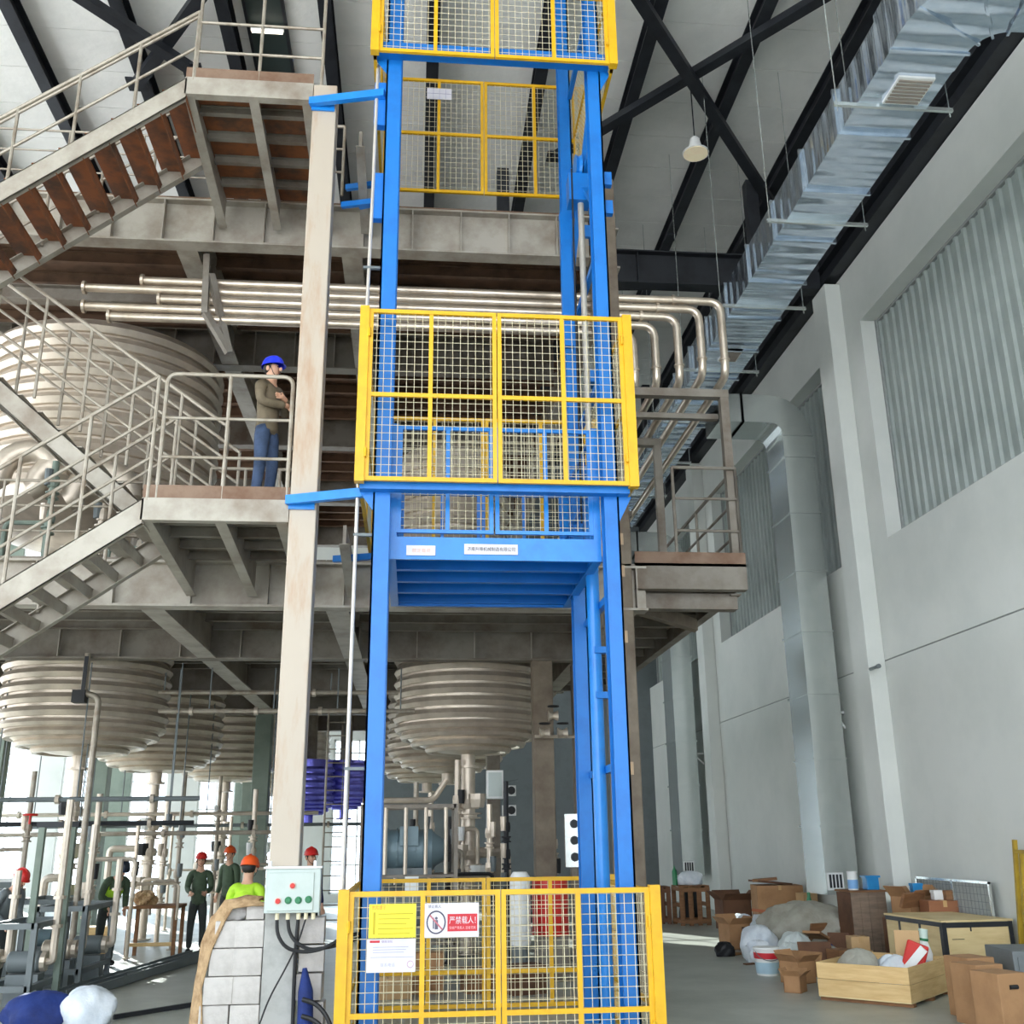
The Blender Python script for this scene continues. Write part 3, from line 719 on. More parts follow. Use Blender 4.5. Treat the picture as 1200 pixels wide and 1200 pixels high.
def wires(parent, plane, c, a0, a1, z0, z1, sa=0.083, sz=0.09, r=0.0036):
    mb = MB(); a = a0+sa/2
    while a < a1:
        p, q = ((a, c, z0), (a, c, z1)) if plane == 'x' else ((c, a, z0), (c, a, z1))
        mb.tube(p, q, r, 4); a += sa
    z = z0+sz/2
    while z < z1:
        p, q = ((a0, c, z), (a1, c, z)) if plane == 'x' else ((c, a0, z), (c, a1, z))
        mb.tube(p, q, r, 4); z += sz
    o = mb.build('wire_mesh', WIRE, parent); o['kind'] = 'stuff'; return o
def gate(name, lab, x0, x1, y, z0, z1, m, zm, post=0.1, xm=None, inner=True):
    t = thing(name, lab, 'gate', ((x0+x1)/2, y, z0))
    b = 0.045; xm = xm or (x0+x1)/2
    if post:
        for x in (x0, x1-post): MB().box(x, x+post, y-0.05, y+0.05, z0-0.02, z1+0.02).build('gate_post', m, t)
        for x in (x0-0.005, x1-post-0.005):
            for z in (z0+0.3, z1-0.3): MB().tube((x+post/2+(0.06 if x < xm else -0.06), y-0.05, z-0.05), (x+post/2+(0.06 if x < xm else -0.06), y-0.05, z+0.05), 0.016, 8).build('hinge', m, t)
    for a, c in ((x0+post, xm-0.005), (xm+0.005, x1-post)):
        lf = MB().box(a, c, y-0.02, y+0.02, z1-b, z1).build('door_leaf', m, t)
        MB().box(a, c, y-0.02, y+0.02, z0, z0+b).build('bottom_rail', m, lf)
        MB().box(a, c, y-0.018, y+0.018, zm-b/2, zm+b/2).build('middle_rail', m, lf)
        for x in (a, c-b): MB().box(x, x+b, y-0.02, y+0.02, z0+b, z1-b).build('stile', m, lf)
        if inner:
            x = (a+c)/2-b/2+(-0.02 if a < xm-0.5 else 0.02)
            MB().box(x, x+b, y-0.015, y+0.015, z0+b, z1-b).build('stile', m, lf)
        wires(lf, 'x', y, a+b, c-b, z0+b, z1-b)
    return t
def screen(lab, x, y0, y1, z0, z1, zm, m=YEL):
    t = thing('side_screen', lab, 'screen', (x, (y0+y1)/2, z0)); b = 0.045
    for y in (y0, (y0+y1)/2-b/2, y1-b): MB().box(x-0.02, x+0.02, y, y+b, z0, z1).build('stile', m, t)
    for z in (z0, zm-b/2, z1-b): MB().box(x-0.019, x+0.019, y0, y1, z, z+b).build('rail', m, t)
    wires(t, 'y', x, y0, y1, z0, z1)
    return t
for (z0, z1, zm, nm, lv) in ((0.0, 1.49, 0.44, 'ground', 'at floor level'), (5.58, 7.52, 6.5, 'middle', 'at the lower platform'), (11.22, 13.2, 12.2, 'top', 'at the upper platform')):
    zz0 = {0.0: 0.0, 5.58: 5.52, 11.22: 11.0}[z0]
    g = gate('lift_gate', 'yellow double mesh gate across the front of the lift %s' % lv, -0.67, 2.34, 10.2, zz0, z1 if z0 != 11.22 else 13.0, YEL, zm if z0 != 11.22 else 12.0, xm=0.83)
    gate('lift_gate', 'yellow double mesh gate on the back side of the lift %s' % lv, -0.5, 2.48, 13.22, zz0+(0.16 if z0 > 8 else 0.05), z1, YEL, zm, post=0.06, xm=0.9)
    screen('yellow mesh side screen on the left of the lift %s' % lv, -0.62, 10.3, 13.15, zz0, z1-.02, zm)
    screen('yellow mesh side screen on the right of the lift %s' % lv, 2.29, 10.3, 13.15, zz0, z1-.02, zm)

car = thing('lift_car', 'blue goods lift platform with slatted underside and mesh gates', 'lift car', (0.83, 11.9, 4.8))
MB().box(-0.33, 2.0, 10.66, 10.7, 4.8, 5.05).build('front_fascia', BLUEL, car)
MB().box(-0.33, 2.0, 12.98, 13.02, 4.8, 5.05).build('rear_fascia', BLUE, car)
for x in (-0.33, 1.96): MB().box(x, x+0.04, 10.7, 12.98, 4.8, 5.05).build('side_channel', BLUE, car)
for x in (-0.29, 1.9): MB().box(x, x+0.06, 10.7, 12.98, 4.8, 4.815).build('side_flange', BLUE, car)
MB().box(-0.33, 2.0, 10.7, 12.98, 5.03, 5.05).build('floor_plate', BLUE, car)
for k in range(4):
    y = 10.75+0.56*(k+1)-0.05
    jb = MB().box(-0.27, 1.94, y-0.008, y+0.008, 4.84, 5.03); jb.box(-0.27, 1.94, y-0.04, y+0.04, 4.83, 4.842)
    jb.build('floor_joist', BLUE, car)
for x in (0.38, 1.2):
    for k in range(4):
        y = 10.72+0.56*k; MB().box(x-0.01, x+0.01, y, y+0.5, 4.95, 5.03).build('floor_rib', BLUE, car)
for x in (-0.31, 1.92):
    for y in (10.66, 12.95): MB().box(x, x+0.08, y, y+0.06, 5.05, 6.36).build('car_post', BLUEL, car)
for y, mm in ((10.69, BLUEL), (12.98, BLUE)):
    for a, c in ((-0.23, 0.82), (0.84, 1.92)):
        lf = MB().box(a, c, y-.018, y+.018, 6.3, 6.345).build('car_gate', mm, car)
        MB().box(a, c, y-.018, y+.018, 5.1, 5.14).build('bottom_rail', mm, lf)
        MB().box(a, c, y-.016, y+.016, 5.66, 5.7).build('middle_rail', mm, lf)
        for x in (a, (a+c)/2, c-0.045): MB().box(x, x+0.045, y-.018, y+.018, 5.14, 6.3).build('stile', mm, lf)
        if y < 12: wires(lf, 'x', y, a+.04, c-.04, 5.14, 6.3)
for x in (-0.27, 1.96):
    for z in (5.7, 6.31): MB().box(x-.02, x+.02, 10.7, 12.96, z, z+0.04).build('side_rail', BLUE, car)
    for y in (11.4, 12.2): MB().box(x-.02, x+.02, y, y+.04, 5.05, 6.31).build('side_stile', BLUE, car)

def text(s, size, m, p, parent, name='lettering', width=None):
    cu = bpy.data.curves.new(name, 'FONT'); cu.body = s; cu.size = size; cu.align_x = 'LEFT'; cu.resolution_u = 2
    o = bpy.data.objects.new(name, cu); COL.objects.link(o)
    bpy.context.view_layer.update()
    me = bpy.data.meshes.new_from_object(o.evaluated_get(bpy.context.evaluated_depsgraph_get()))
    COL.objects.unlink(o); bpy.data.objects.remove(o)
    sx = 1.0
    if width and len(me.vertices):
        wd = max(v.co.x for v in me.vertices); sx = width/max(wd, 1e-4)
    off = Vector((0,0,0)); q = parent
    while q is not None: off += q.location; q = q.parent
    for v in me.vertices:
        c = v.co.copy(); v.co = Vector((c.x*sx+p[0], p[1], c.y+p[2]))-off
    me.materials.clear(); me.materials.append(m)
    ob = bpy.data.objects.new(name, me); COL.objects.link(ob); ob.parent = parent; return ob
# plates on the lift car fascia
pl = MB().box(-0.12, 0.19, 10.645, 10.655, 4.84, 4.95).build('rating_plate', SIGNW, car)
text('额定载荷', 0.05, mat('faint_orange', (226, 176, 150), .6), (-0.06, 10.643, 4.875), pl, width=0.2)
pl = MB().box(0.5, 1.08, 10.645, 10.655, 4.86, 4.975).build('maker_plate', SIGNW, car)
text('济南升降机械制造有限公司', 0.05, INKD, (0.53, 10.643, 4.9), pl, width=0.52)
# signs on the ground gate
YS = 10.17
sg = thing('warning_board', 'yellow notice board with lines of print on the ground gate', 'sign', (-0.17, YS, 1.09))
MB().box(-0.385, 0.045, YS-0.006, YS, 1.09, 1.38).build('board', SIGNY, sg)
text('危险提示', 0.04, mat('orange_print', (226, 110, 40), .5), (-0.36, YS-0.0075, 1.335), sg, 'heading', 0.13)
for k in range(5): MB().box(-0.3, 0.02-0.03*(k % 3), YS-0.0075, YS-0.006, 1.29-k*0.042, 1.298-k*0.042).build('print_line', mat('ochre_print', (196, 176, 30), .6), sg)
MB().box(-0.345, -0.325, YS-0.0075, YS-0.006, 1.12, 1.31).build('print_line', mat('ochre_print', (196, 176, 30), .6), sg)
sg = thing('notice_board', 'white rules notice with a red heading below the yellow board', 'sign', (-0.17, YS, 0.8))
MB().box(-0.395, 0.045, YS-0.006, YS, 0.8, 1.08).build('board', SIGNW, sg)
MB().box(-0.37, -0.28, YS-0.0075, YS-0.006, 1.05, 1.07).build('red_heading', SIGNR, sg)
text('使用须知', 0.024, mat('mauve_print', (150, 120, 160), .6), (-0.265, YS-0.0075, 1.05), sg, 'heading', 0.1)
for k in range(3): MB().box(-0.34, -0.02-0.02*k, YS-0.0075, YS-0.006, 1.01-k*0.022, 1.015-k*0.022).build('print_line', mat('mauve_grey', (176, 172, 196), .6), sg)
MB().box(-0.36, 0.03, YS-0.0075, YS-0.006, 0.925, 0.93).build('print_line', mat('mauve_grey', (176, 172, 196), .6), sg)
text('联系电话', 0.034, mat('mauve_grey', (176, 172, 196), .6), (-0.27, YS-0.0075, 0.85), sg, 'print', 0.13)
mb = MB().path([(0.0+0.028*math.cos(a), YS-0.007, 0.865+0.028*math.sin(a)) for a in [2*PI*i/16 for i in range(16)]], 0.003, 4, closed=True)
mb.build('seal_mark', mat('pink_print', (214, 170, 196), .6), sg)
sg = thing('prohibition_sign', 'white and red no-riders prohibition sign on the ground gate', 'sign', (0.37, YS, 1.09))
MB().box(0.125, 0.625, YS-0.006, YS, 1.085, 1.38).build('board', SIGNW, sg)
text('禁止乘人', 0.03, INK, (0.155, YS-0.0075, 1.34), sg, 'heading', 0.12)
c_ = (0.23, YS-0.008, 1.215)
MB().path([(c_[0]+0.083*math.cos(a), c_[1], c_[2]+0.095*math.sin(a)) for a in [2*PI*i/28 for i in range(28)]], 0.0065, 4, closed=True).build('prohibition_ring', INK, sg)
MB().bar((c_[0]-0.06, c_[1]-.001, c_[2]+0.065), (c_[0]+0.06, c_[1]-.001, c_[2]-0.065), 0.004, 0.014).build('prohibition_slash', mat('pale_red_print', (190, 110, 120), .5), sg)
MB().box(c_[0]-0.03, c_[0]-0.018, c_[1], c_[1]+.002, c_[2]-0.055, c_[2]+0.04).box(c_[0]-0.012, c_[0]+0.018, c_[1], c_[1]+.002, c_[2]-0.06, c_[2]+0.02).lathe([(0.013, -0.001), (0.013, 0.001)], (c_[0]+0.002, c_[1]+.001, c_[2]+0.035), 10, 'Y').build('figure_mark', INK, sg)
MB().box(0.335, 0.61, YS-0.0075, YS-0.006, 1.135, 1.285).build('red_block', SIGNR, sg)
text('严禁载人！', 0.07, SIGNW, (0.35, YS-0.009, 1.205), sg, 'lettering', 0.245)
text('货梯严禁乘人 违者罚款', 0.028, mat('pink_letters', (240, 180, 184), .6), (0.35, YS-0.009, 1.155), sg, 'lettering', 0.245)
# small white plates on upper gates
sg = thing('notice_board', 'small white notice with a printed grid on the top back gate', 'sign', (0.17, 13.18, 12.85))
MB().box(0.02, 0.40, 13.17, 13.18, 12.8, 13.0).build('board', SIGNW, sg)
for k in range(1, 4): MB().box(0.02+0.095*k, 0.026+0.095*k, 13.167, 13.17, 12.8, 13.0).build('print_line', mat('mauve_grey', (176, 172, 196), .6), sg)
MB().box(0.02, 0.40, 13.167, 13.17, 12.9, 12.906).build('print_line', mat('mauve_grey', (176, 172, 196), .6), sg)
cb = thing('control_box', 'grey steel push-button control box on the pale front column', 'control box', (-1.13, 10.6, 1.29))
MB().box(-1.39, -0.87, 10.58, 10.72, 1.29, 1.69).build('enclosure', BOXM, cb, bevel=0.008)
MB().box(-1.36, -0.93, 10.565, 10.58, 1.31, 1.655).build('cover', BOXM, cb, bevel=0.006)
MB().box(-1.41, -0.86, 10.56, 10.74, 1.69, 1.71).build('rain_hood', WHITE, cb)
MB().box(-1.38, -1.1, 10.72, 10.744, 1.35, 1.65).build('mounting_plate', BOXM, cb)
for x in (-1.36, -0.93): MB().tube((x, 10.62, 1.71), (x, 10.62, 1.76), 0.018, 8).build('hanging_lug', WHITE, cb)
for x, z, m in ((-1.13, 1.535, RED), (-1.26, 1.40, RED), (-1.165, 1.405, GREEN), (-1.07, 1.405, GREEN), (-0.975, 1.41, GREEN)):
    b = MB().lathe([(0.034, 0), (0.034, 0.008)], (x, 10.565, z), 16, 'Y').build('button_bezel', mat('bezel', (214, 190, 180), .4) if m is RED else GREEN, cb)
    MB().lathe([(0.022, 0.006), (0.024, 0.02), (0.02, 0.026)], (x, 10.565, z), 14, 'Y').build('push_button', m, b)
for k, x in enumerate((-1.27, -1.17, -1.07, -1.0, -0.93)):
    MB().tube((x, 10.64, 1.29), (x, 10.64, 1.23), 0.02, 10).build('cable_gland', mat('cream_gland', (232, 222, 190), .4), cb)
cabs = [[(-1.27, 10.64, 1.24), (-1.26, 10.62, 1.1), (-1.17, 10.6, 0.98), (-1.0, 10.58, 0.94), (-0.8, 10.5, 0.98), (-0.6, 10.4, 1.1), (-0.35, 10.45, 1.12)],
        [(-1.17, 10.64, 1.24), (-1.15, 10.62, 1.12), (-1.08, 10.6, 1.03), (-0.95, 10.58, 0.96), (-0.7, 10.5, 1.0), (-0.45, 10.42, 1.08)],
        [(-1.07, 10.64, 1.24), (-1.08, 10.62, 1.05), (-1.08, 10.62, 0.7), (-1.07, 10.62, 0.1), (-1.0, 10.6, 0.02)],
        [(-1.0, 10.64, 1.24), (-1.05, 10.63, 1.05), (-1.14, 10.63, 0.85), (-1.3, 10.6, 0.55), (-1.42, 10.58, 0.2), (-1.45, 10.5, 0.01)]]
for k, c in enumerate(cabs):
    tag(MB().path(bend(c, 0.1, 4), 0.017 if k < 3 else 0.008, 8).build('power_cable', BLACK, None, True),
        ['black cable looping right from the control box to the gate, outermost', 'black cable looping right from the control box, inner one',
         'black cable hanging straight down the column from the control box', 'thin black cord running down left across the column'][k], 'cable', 'cables below the control box')
for k in range(3):
    z = 0.55-k*0.14
    tag(MB().path(bend([(-0.98, 10.5, z), (-0.85, 10.45, z-0.03), (-0.74, 10.42, z-0.14), (-0.68, 10.4, z-0.3), (-0.7, 10.4, max(0.02, z-0.5))], 0.1), 0.022, 8).build('hose', BLACK, None, True),
        'black hose curving beside the white block stack, %s of three' % ['top', 'middle', 'lowest'][k], 'hose', 'hoses beside the block stack')
tag(MB().path([(-0.97, 10.64, 0.0), (-0.96, 10.63, 0.3), (-0.97, 10.64, 0.6), (-0.99, 10.66, 0.8)], [0.05, 0.075, 0.07, 0.02], 10).build('blue_jacket_bundle', BLUEC, None, True), 'dark blue cloth bundle hanging against the column foot', 'cloth')

# white blocks stacked around the column foot
def block(x, y, z, wx, hz, lab, dy=0.2, rz=0.0):
    mb = MB().cbox((0, 0, hz/2), (wx, dy, hz), 0)
    o = mb.build('white_block', BLOCK, None, local=True, bevel=0.008)
    o.location = (x, y, z); o.rotation_euler = (0, 0, rz)
    tag(o, lab, 'block', 'white blocks stacked at the column')
rows = 5
for r in range(rows):
    z = 0.245*r
    xl = -1.98+0.03*r
    for k in range(2):
        xx = xl+0.13 if k == 0 else -1.535
        block(xx, 10.86+random.uniform(-.02, .02), z, 0.27, 0.238, 'white block left of the column, %s row from the floor, %s' % (ORD[r], 'outer' if k == 0 else 'inner'), 0.22, random.uniform(-.05, .05))
block(-1.5, 10.9, 1.225, 0.17, 0.15, 'small white block on top of the left stack, below the control box')
for r in range(5):
    z = 0.25*r
    block(-0.94+random.uniform(-.02, .02), 10.9, z, 0.24, 0.235, 'white block right of the column, %s row from the floor' % ORD[r], 0.22, random.uniform(-.06, .06))
wr = [(-2.05, 0.0), (-2.04, 0.35), (-2.02, 0.7), (-1.98, 1.0), (-1.9, 1.25), (-1.78, 1.39), (-1.62, 1.43), (-1.47, 1.41)]
gv = []; gf2 = []; ny = 8
for i, (x, z) in enumerate(wr):
    gv.append((x+.10+.03*math.sin(i*2.1), 10.725, max(0, z-.05-.02*math.sin(i*1.3))) if i else (x+.07, 10.73, 0.0))
    for j in range(ny-1):
        gv.append((x+0.03*math.sin(j*1.9+i*.8), 10.84+0.04*j, z+0.02*math.sin(j*2.3+i*1.7) if i else 0.0))
for i in range(len(wr)-1):
    for j in range(ny-1): gf2.append((i*ny+j, i*ny+j+1, (i+1)*ny+j+1, (i+1)*ny+j))
o = MB().add(gv, gf2).build('sacking_wrap', STRAW, None, True)
sm = o.modifiers.new('thick', 'SOLIDIFY'); sm.thickness = 0.012
tag(o,
    'brown woven sacking draped over the left side of the block stack', 'sack')
tag(MB().blob((-1.72, 10.9, 1.22), 0.13, 0.1, 0.12, 12, 8, 5, 0.15).build('grey_sack', mat('pale_sack', (190, 186, 182), .8, bump=.4), None, True), 'pale crumpled sack lying on top of the left block stack', 'sack')

# ================================================================== TANKS
_rings = {}
def coil(parent, R, r, c, sq, m):
    key = (round(R, 3), r, m.name)
    if key not in _rings:
        _rings[key] = MB().ring(R, r, (0,0,0), 44, 6, sq).build('coil', m, parent, True, local=True)
        o = _rings[key]
    else:
        o = inst(_rings[key], parent, world=False)
    off = Vector((0,0,0)); p = parent
    while p is not None: off += p.location; p = p.parent
    o.location = Vector(c)-off
    return o
def hanging_tank(x, y, R, zb, lab, m=INOX, top=5.3, n=7, pitch=0.215, outlet=True, dish=None):
    dish = dish or R*0.42
    t = thing('ribbed_tank', lab, 'tank', (x, y, zb), 0, 'ribbed tanks hanging under the platform')
    prof = [(0.02, zb)] + [(R*math.sin(a), zb+dish*(1-math.cos(a))) for a in [PI/2*k/8 for k in range(1, 9)]] + [(R, top)]
    MB().lathe(prof, (x, y, 0), 44).build('shell', m, t, True)
    if top < 5: MB().tube((x, y, top), (x, y, 5.45), 0.16, 12).build('support_neck', STEELD, t)
    z = zb+dish+pitch*0.4
    while z < top-0.1:
        coil(t, R+0.01, pitch*0.45, (x, y, z), 0.95, m); z += pitch
    for a in (0.58, 0.86, 1.14, 1.4):
        rr = R*math.sin(a); coil(t, rr+0.02, pitch*0.36, (x, y, zb+dish*(1-math.cos(a))+0.0), 0.9, m)
    if outlet:
        MB().lathe([(0.13, zb-0.2), (0.13, zb+0.06)], (x, y, 0), 16).build('outlet_neck', m, t, True)
        MB().lathe([(0.2, zb-0.24), (0.2, zb-0.2)], (x, y, 0), 16).build('outlet_flange', m, t)
    return t
def standing_tank(x, y, R, z0, top, lab, m=INOX, n=12, dome=True, legs=False):
    t = thing('ribbed_tank', lab, 'tank', (x, y, z0), 0)
    prof = [(R, z0), (R, top)]
    if legs:
        prof = [(0.05, z0-.45), (R*.5, z0-.38), (R*.85, z0-.18)] + prof
        for a in (PI/4, 3*PI/4, 5*PI/4, 7*PI/4):
            MB().tube((x+R*.8*math.cos(a), y+R*.8*math.sin(a), F1), (x+R*.8*math.cos(a), y+R*.8*math.sin(a), z0-.1), .09, 10).build('leg', STEELD, t)
    if dome: prof += [(R*math.cos(a), top+0.45*R*math.sin(a)) for a in [PI/2*k/6 for k in range(1, 7)]]
    MB().lathe(prof, (x, y, 0), 52).build('shell', m, t, True)
    z = z0+0.3; pt = 0.25
    while z < top-0.05: coil(t, R+0.01, pt*0.45, (x, y, z), 0.95, m); z += pt
    return t
TZ = 3.42
hanging_tank(1.0, 19.45, 1.29, TZ, 'big ribbed stainless tank bottom hanging right behind the lift, nearest of the centre row')
hanging_tank(0.75, 23.5, 1.25, TZ-0.1, 'ribbed tank bottom half hidden behind the nearest centre tank')
hanging_tank(0.35, 27.5, 1.25, TZ-0.1, 'distant ribbed tank bottom, furthest of the centre row')
hanging_tank(-5.95, 19.45, 1.36, TZ, 'big ribbed stainless tank bottom at far left under the platform, nearest of the left row')
hanging_tank(-5.55, 23.5, 1.25, TZ-0.05, 'ribbed tank bottom second in the left row')
hanging_tank(-4.75, 27.5, 1.3, TZ-0.05, 'ribbed tank bottom third in the left row above the orange helmets')
hanging_tank(-3.75, 31.4, 1.2, TZ-0.25, 'furthest ribbed tank bottom of the left row beside the pale column', top=5.0)
hanging_tank(-2.72, 28.2, 0.6, 2.55, 'blue-violet tinted small tank just right of the pale column', PURP, 3.95, pitch=0.17, dish=0.4)
hanging_tank(-1.85, 29.1, 0.52, 2.7, 'blue-violet tinted small tank, the farther of the two', PURP, 4.0, pitch=0.17, dish=0.4)
standing_tank(-5.45, 17.1, 1.82, 7.0, 9.95, 'huge ribbed stainless vessel standing on the lower platform behind the stairs', dome=False, legs=True)
standing_tank(0.55, 17.3, 0.95, F1+0.02, 8.2, 'ribbed vessel on the lower platform seen through the lift car mesh', dome=True)
t = thing('dome_lid', 'low grey tank dome on the upper platform behind the top gate', 'tank lid', (1.3, 15.6, F2))
MB().lathe([(1.15, F2+.02), (1.15, F2+.12), (1.05, F2+.3), (0.8, F2+.5), (0.4, F2+.62), (0.05, F2+.66)], (1.3, 15.6, 0), 36).build('lid_shell', INOX, t, True)
MB().lathe([(0.2, F2+.6), (0.2, F2+.9), (0.26, F2+.9), (0.26, F2+.95)], (1.3, 15.6, 0), 16).build('manhole', INOX, t)
# bent ducting loops at far left above the lower stair (shiny corrugated hoses)
for k in range(3):
    x = -5.9+0.55*k
    pts = [(x, 14.6, 6.95-0.15*k)]+[(x+0.5+0.42*math.cos(a), 14.6, 7.0-0.15*k+0.42*math.sin(a)) for a in [PI-PI*i/8 for i in range(9)]]
    tag(MB().path([(p[0]*0.97-0.4, p[1], p[2]) for p in pts], 0.17, 12).build('flexible_duct', INOX, None, True),
        'shiny bent flexible duct at the far left under the rear stair, %s from the left' % ORD[k], 'duct', 'bent shiny ducts at the left')
# right distant small tank on walkway
standing_tank(3.75, 24.9, 0.75, F1+0.02, 6.5, 'small ribbed vessel at the far end of the right walkway', INOX, dome=False)

# ================================================================== PROCESS PIPING ON THE GROUND
def valve_pipe(x, y, zt, zb, r, lab, m=INOX, valves=2, side=0.0, seed=0, arm=True):
    rnd = random.Random(seed)
    t = thing('process_riser', lab, 'pipe', (x, y, zb))
    MB().tube((x, y, zb), (x, y, zt), r, 10).build('pipe_run', m, t, True)
    for k in range(valves):
        z = zb+(zt-zb)*(0.25+0.6*(k+rnd.random()*.5)/max(1, valves))
        MB().lathe([(r*1.9, -0.05), (r*1.9, -0.03), (r*1.3, -0.02), (r*1.3, 0.02), (r*1.9, 0.03), (r*1.9, 0.05)], (x, y, z), 12).build('clamp_joint', m, t)
        vb = MB().lathe([(r*1.5, 0), (r*1.7, 0.08), (r*1.5, 0.16)], (x, y, z+0.12), 12).build('valve_body', m, t)
        sd = 1 if rnd.random() > .5 else -1
        MB().lathe([(r*1.0, 0), (r*1.2, 0.14*1), (r*1.2, 0.24)], (x+sd*r*1.2, y-r, z+0.14), 10).build('valve_actuator', random.Random(seed+k).choice([WHITE, INOX, BLACK, GREY]), vb)
    if arm:
        L_ = 0.35+rnd.random()*.5; sd = -1 if rnd.random() > .5 else 1
        z = zb+(zt-zb)*(.35+.3*rnd.random())
        MB().path(bend([(x, y, z), (x+sd*L_, y, z), (x+sd*L_, y, z-0.6)], 0.1), r*0.7, 8).build('branch_pipe', m, t, True)
    MB().lathe([(r*2.0, zb-0.0), (r*2.0, zb+0.025)], (x, y, 0), 12).build('foot_flange', m, t)
    return t
valve_pipe(1.0, 19.45, TZ-0.24, 0.02, 0.13, 'thick stainless outlet pipe with valves below the nearest centre tank', valves=3, seed=2)
valve_pipe(0.8, 19.3, TZ-0.1, 0.02, 0.055, 'thin stainless pipe close left of the thick outlet pipe', valves=3, seed=5)
valve_pipe(-5.95, 19.45, TZ-0.24, 0.02, 0.1, 'stainless outlet pipe with valves below the nearest left tank', valves=3, seed=3)
valve_pipe(-5.55, 23.5, TZ-0.3, 0.02, 0.1, 'stainless outlet pipe below the second left tank', valves=3, seed=4)
valve_pipe(-4.75, 27.5, TZ-0.3, 0.02, 0.1, 'stainless outlet pipe below the third left tank', valves=3, seed=6)
valve_pipe(-3.75, 31.4, TZ-0.5, 0.02, 0.09, 'distant stainless outlet pipe below the furthest left tank', valves=2, seed=8)
for k, (x, y, zt, m) in enumerate(((0.3, 18.3, 2.7, INOX), (0.62, 18.0, 2.3, BLACK), (1.3, 18.2, 2.5, INOXP), (1.62, 18.6, 2.9, DARKST), (0.05, 18.8, 2.9, RAIL), (2.45, 18.6, 2.2, INOX))):
    valve_pipe(x, y, zt, 0.02, .045, 'upright pipe with valves behind the lift under the centre tank, %s from the front' % ORD[k], m, valves=3, seed=90+k)
pp = [(-6.9, 18.2), (-6.4, 18.6), (-5.2, 18.3), (-4.9, 19.8), (-4.45, 21.2), (-5.0, 22.4), (-3.9, 23.6), (-4.4, 24.8), (-3.3, 22.8), (-5.6, 25.8), (-3.0, 25.2), (-3.6, 27.0), (-4.2, 30.2), (-2.9, 24.0)]
for k, (x, y) in enumerate(pp):
    valve_pipe(x, y, 2.2+((k*37) % 10)*0.13, 0.02, 0.035+0.008*(k % 3), 'slim upright stainless pipe with fittings in the left pipework, %s of fourteen from the camera' % (['nearest', 'second', 'third', 'fourth', 'fifth', 'sixth', 'seventh', 'eighth', 'ninth', 'tenth', 'eleventh', 'twelfth', 'thirteenth', 'last'][k]),
               [INOXP, RAIL, INOX][k % 3], valves=1+k % 3, seed=20+k)
for k, (y, z, xa, xb) in enumerate(((17.9, 2.62, -9.5, -3.5), (18.6, 2.25, -9.5, -3.7), (21.1, 2.1, -9.0, -2.2), (23.0, 2.5, -9, -2), (25.8, 2.3, -9, -1), (19.0, 4.5, -9.2, 2.6), (18.4, 4.1, -4.4, 0.0))):
    t = thing('header_pipe', 'horizontal header pipe under the platform, %s' % ['low and nearest, at far left', 'low with red valve, second nearest', 'low, third from the camera', 'low, fourth from the camera', 'low, furthest from the camera', 'high under the girders from left to right', 'high and short, left of the blue mast'][k], 'pipe', ((xa+xb)/2, y, z))
    MB().tube((xa, y, z), (xb, y, z), 0.04, 8).build('pipe_run', [GREY, DARKST, RAIL, INOX, GREY, RAIL, RAIL][k], t, True)
    for q in range(4):
        x = xa+(xb-xa)*(q+.5)/4
        MB().lathe([(0.075, -0.03), (0.075, 0.03)], (x, y, z), 10, 'X').build('clamp_joint', INOX, t)
        MB().tube((x+.3, y, z), (x+.3, y, 4.85), 0.012, 6).build('hanger_rod', GREY, t)
dp = thing('drop_pipe', 'grey pipe bending down from a black junction box in front of the nearest left tank', 'pipe', (-5.05, 17.3, 0.0))
MB().path(bend([(-5.35, 17.3, 4.9), (-5.35, 17.3, 4.25), (-5.1, 17.3, 4.2), (-5.1, 17.3, 0.3)], 0.12), 0.05, 10).build('pipe_run', RAIL, dp, True)
MB().box(-5.5, -5.3, 17.2, 17.4, 4.1, 4.3).build('junction_box', BLACK, dp)
MB().box(-5.38, -5.32, 17.25, 17.35, 4.3, 4.85).build('support_bar', DARKST, dp)
# valve wheel in red by the left header
tag(MB().ring(0.1, 0.02, (-6.35, 18.5, 2.4), 16, 6).lathe([(0.02, 2.25), (0.02, 2.42)], (-6.35, 18.5, 0), 8).build('valve_wheel', RED, None, True), 'small red valve handwheel on the low header pipe at left', 'valve')
for k, (x, y, h) in enumerate(((-6.6, 14.3, 1.6), (-6.1, 14.6, 1.3), (-5.2, 14.4, 1.7), (-4.6, 14.8, 1.2), (-4.1, 15.2, 1.5), (-3.75, 14.5, 1.0))):
    valve_pipe(x, y, F1+h, F1+0.0, .05, 'valve pipe standing on the lower platform behind the stairs, %s from the left' % ORD[k], [INOX, RAIL, COLG][k % 3], valves=2, seed=60+k)
# bench frames / skid frames at left
def skid(name, lab, x0, x1, y0, y1, h, m=RAIL, th=0.05, low=0.25):
    t = thing(name, lab, 'frame', ((x0+x1)/2, (y0+y1)/2, 0))
    for x in (x0, x1):
        for y in (y0, y1): MB().box(x-th/2, x+th/2, y-th/2, y+th/2, 0, h).build('leg', m, t)
    for z in (low, h-th/2):
        for y in (y0, y1): MB().box(x0, x1, y-th/2, y+th/2, z-th/2, z+th/2).build('rail', m, t)
        for x in (x0, x1): MB().box(x-th/2, x+th/2, y0, y1, z-th/2, z+th/2).build('rail', m, t)
    return t
s1 = skid('skid_frame', 'grey square-tube skid frame on the floor at far left, nearest', -5.2, -4.65, 14.2, 15.4, 1.0, GREY, 0.07)
s2 = skid('skid_frame', 'grey square-tube skid frame on the floor left, behind the nearest one', -5.2, -4.55, 15.9, 17.3, 1.1, GREY, 0.07)
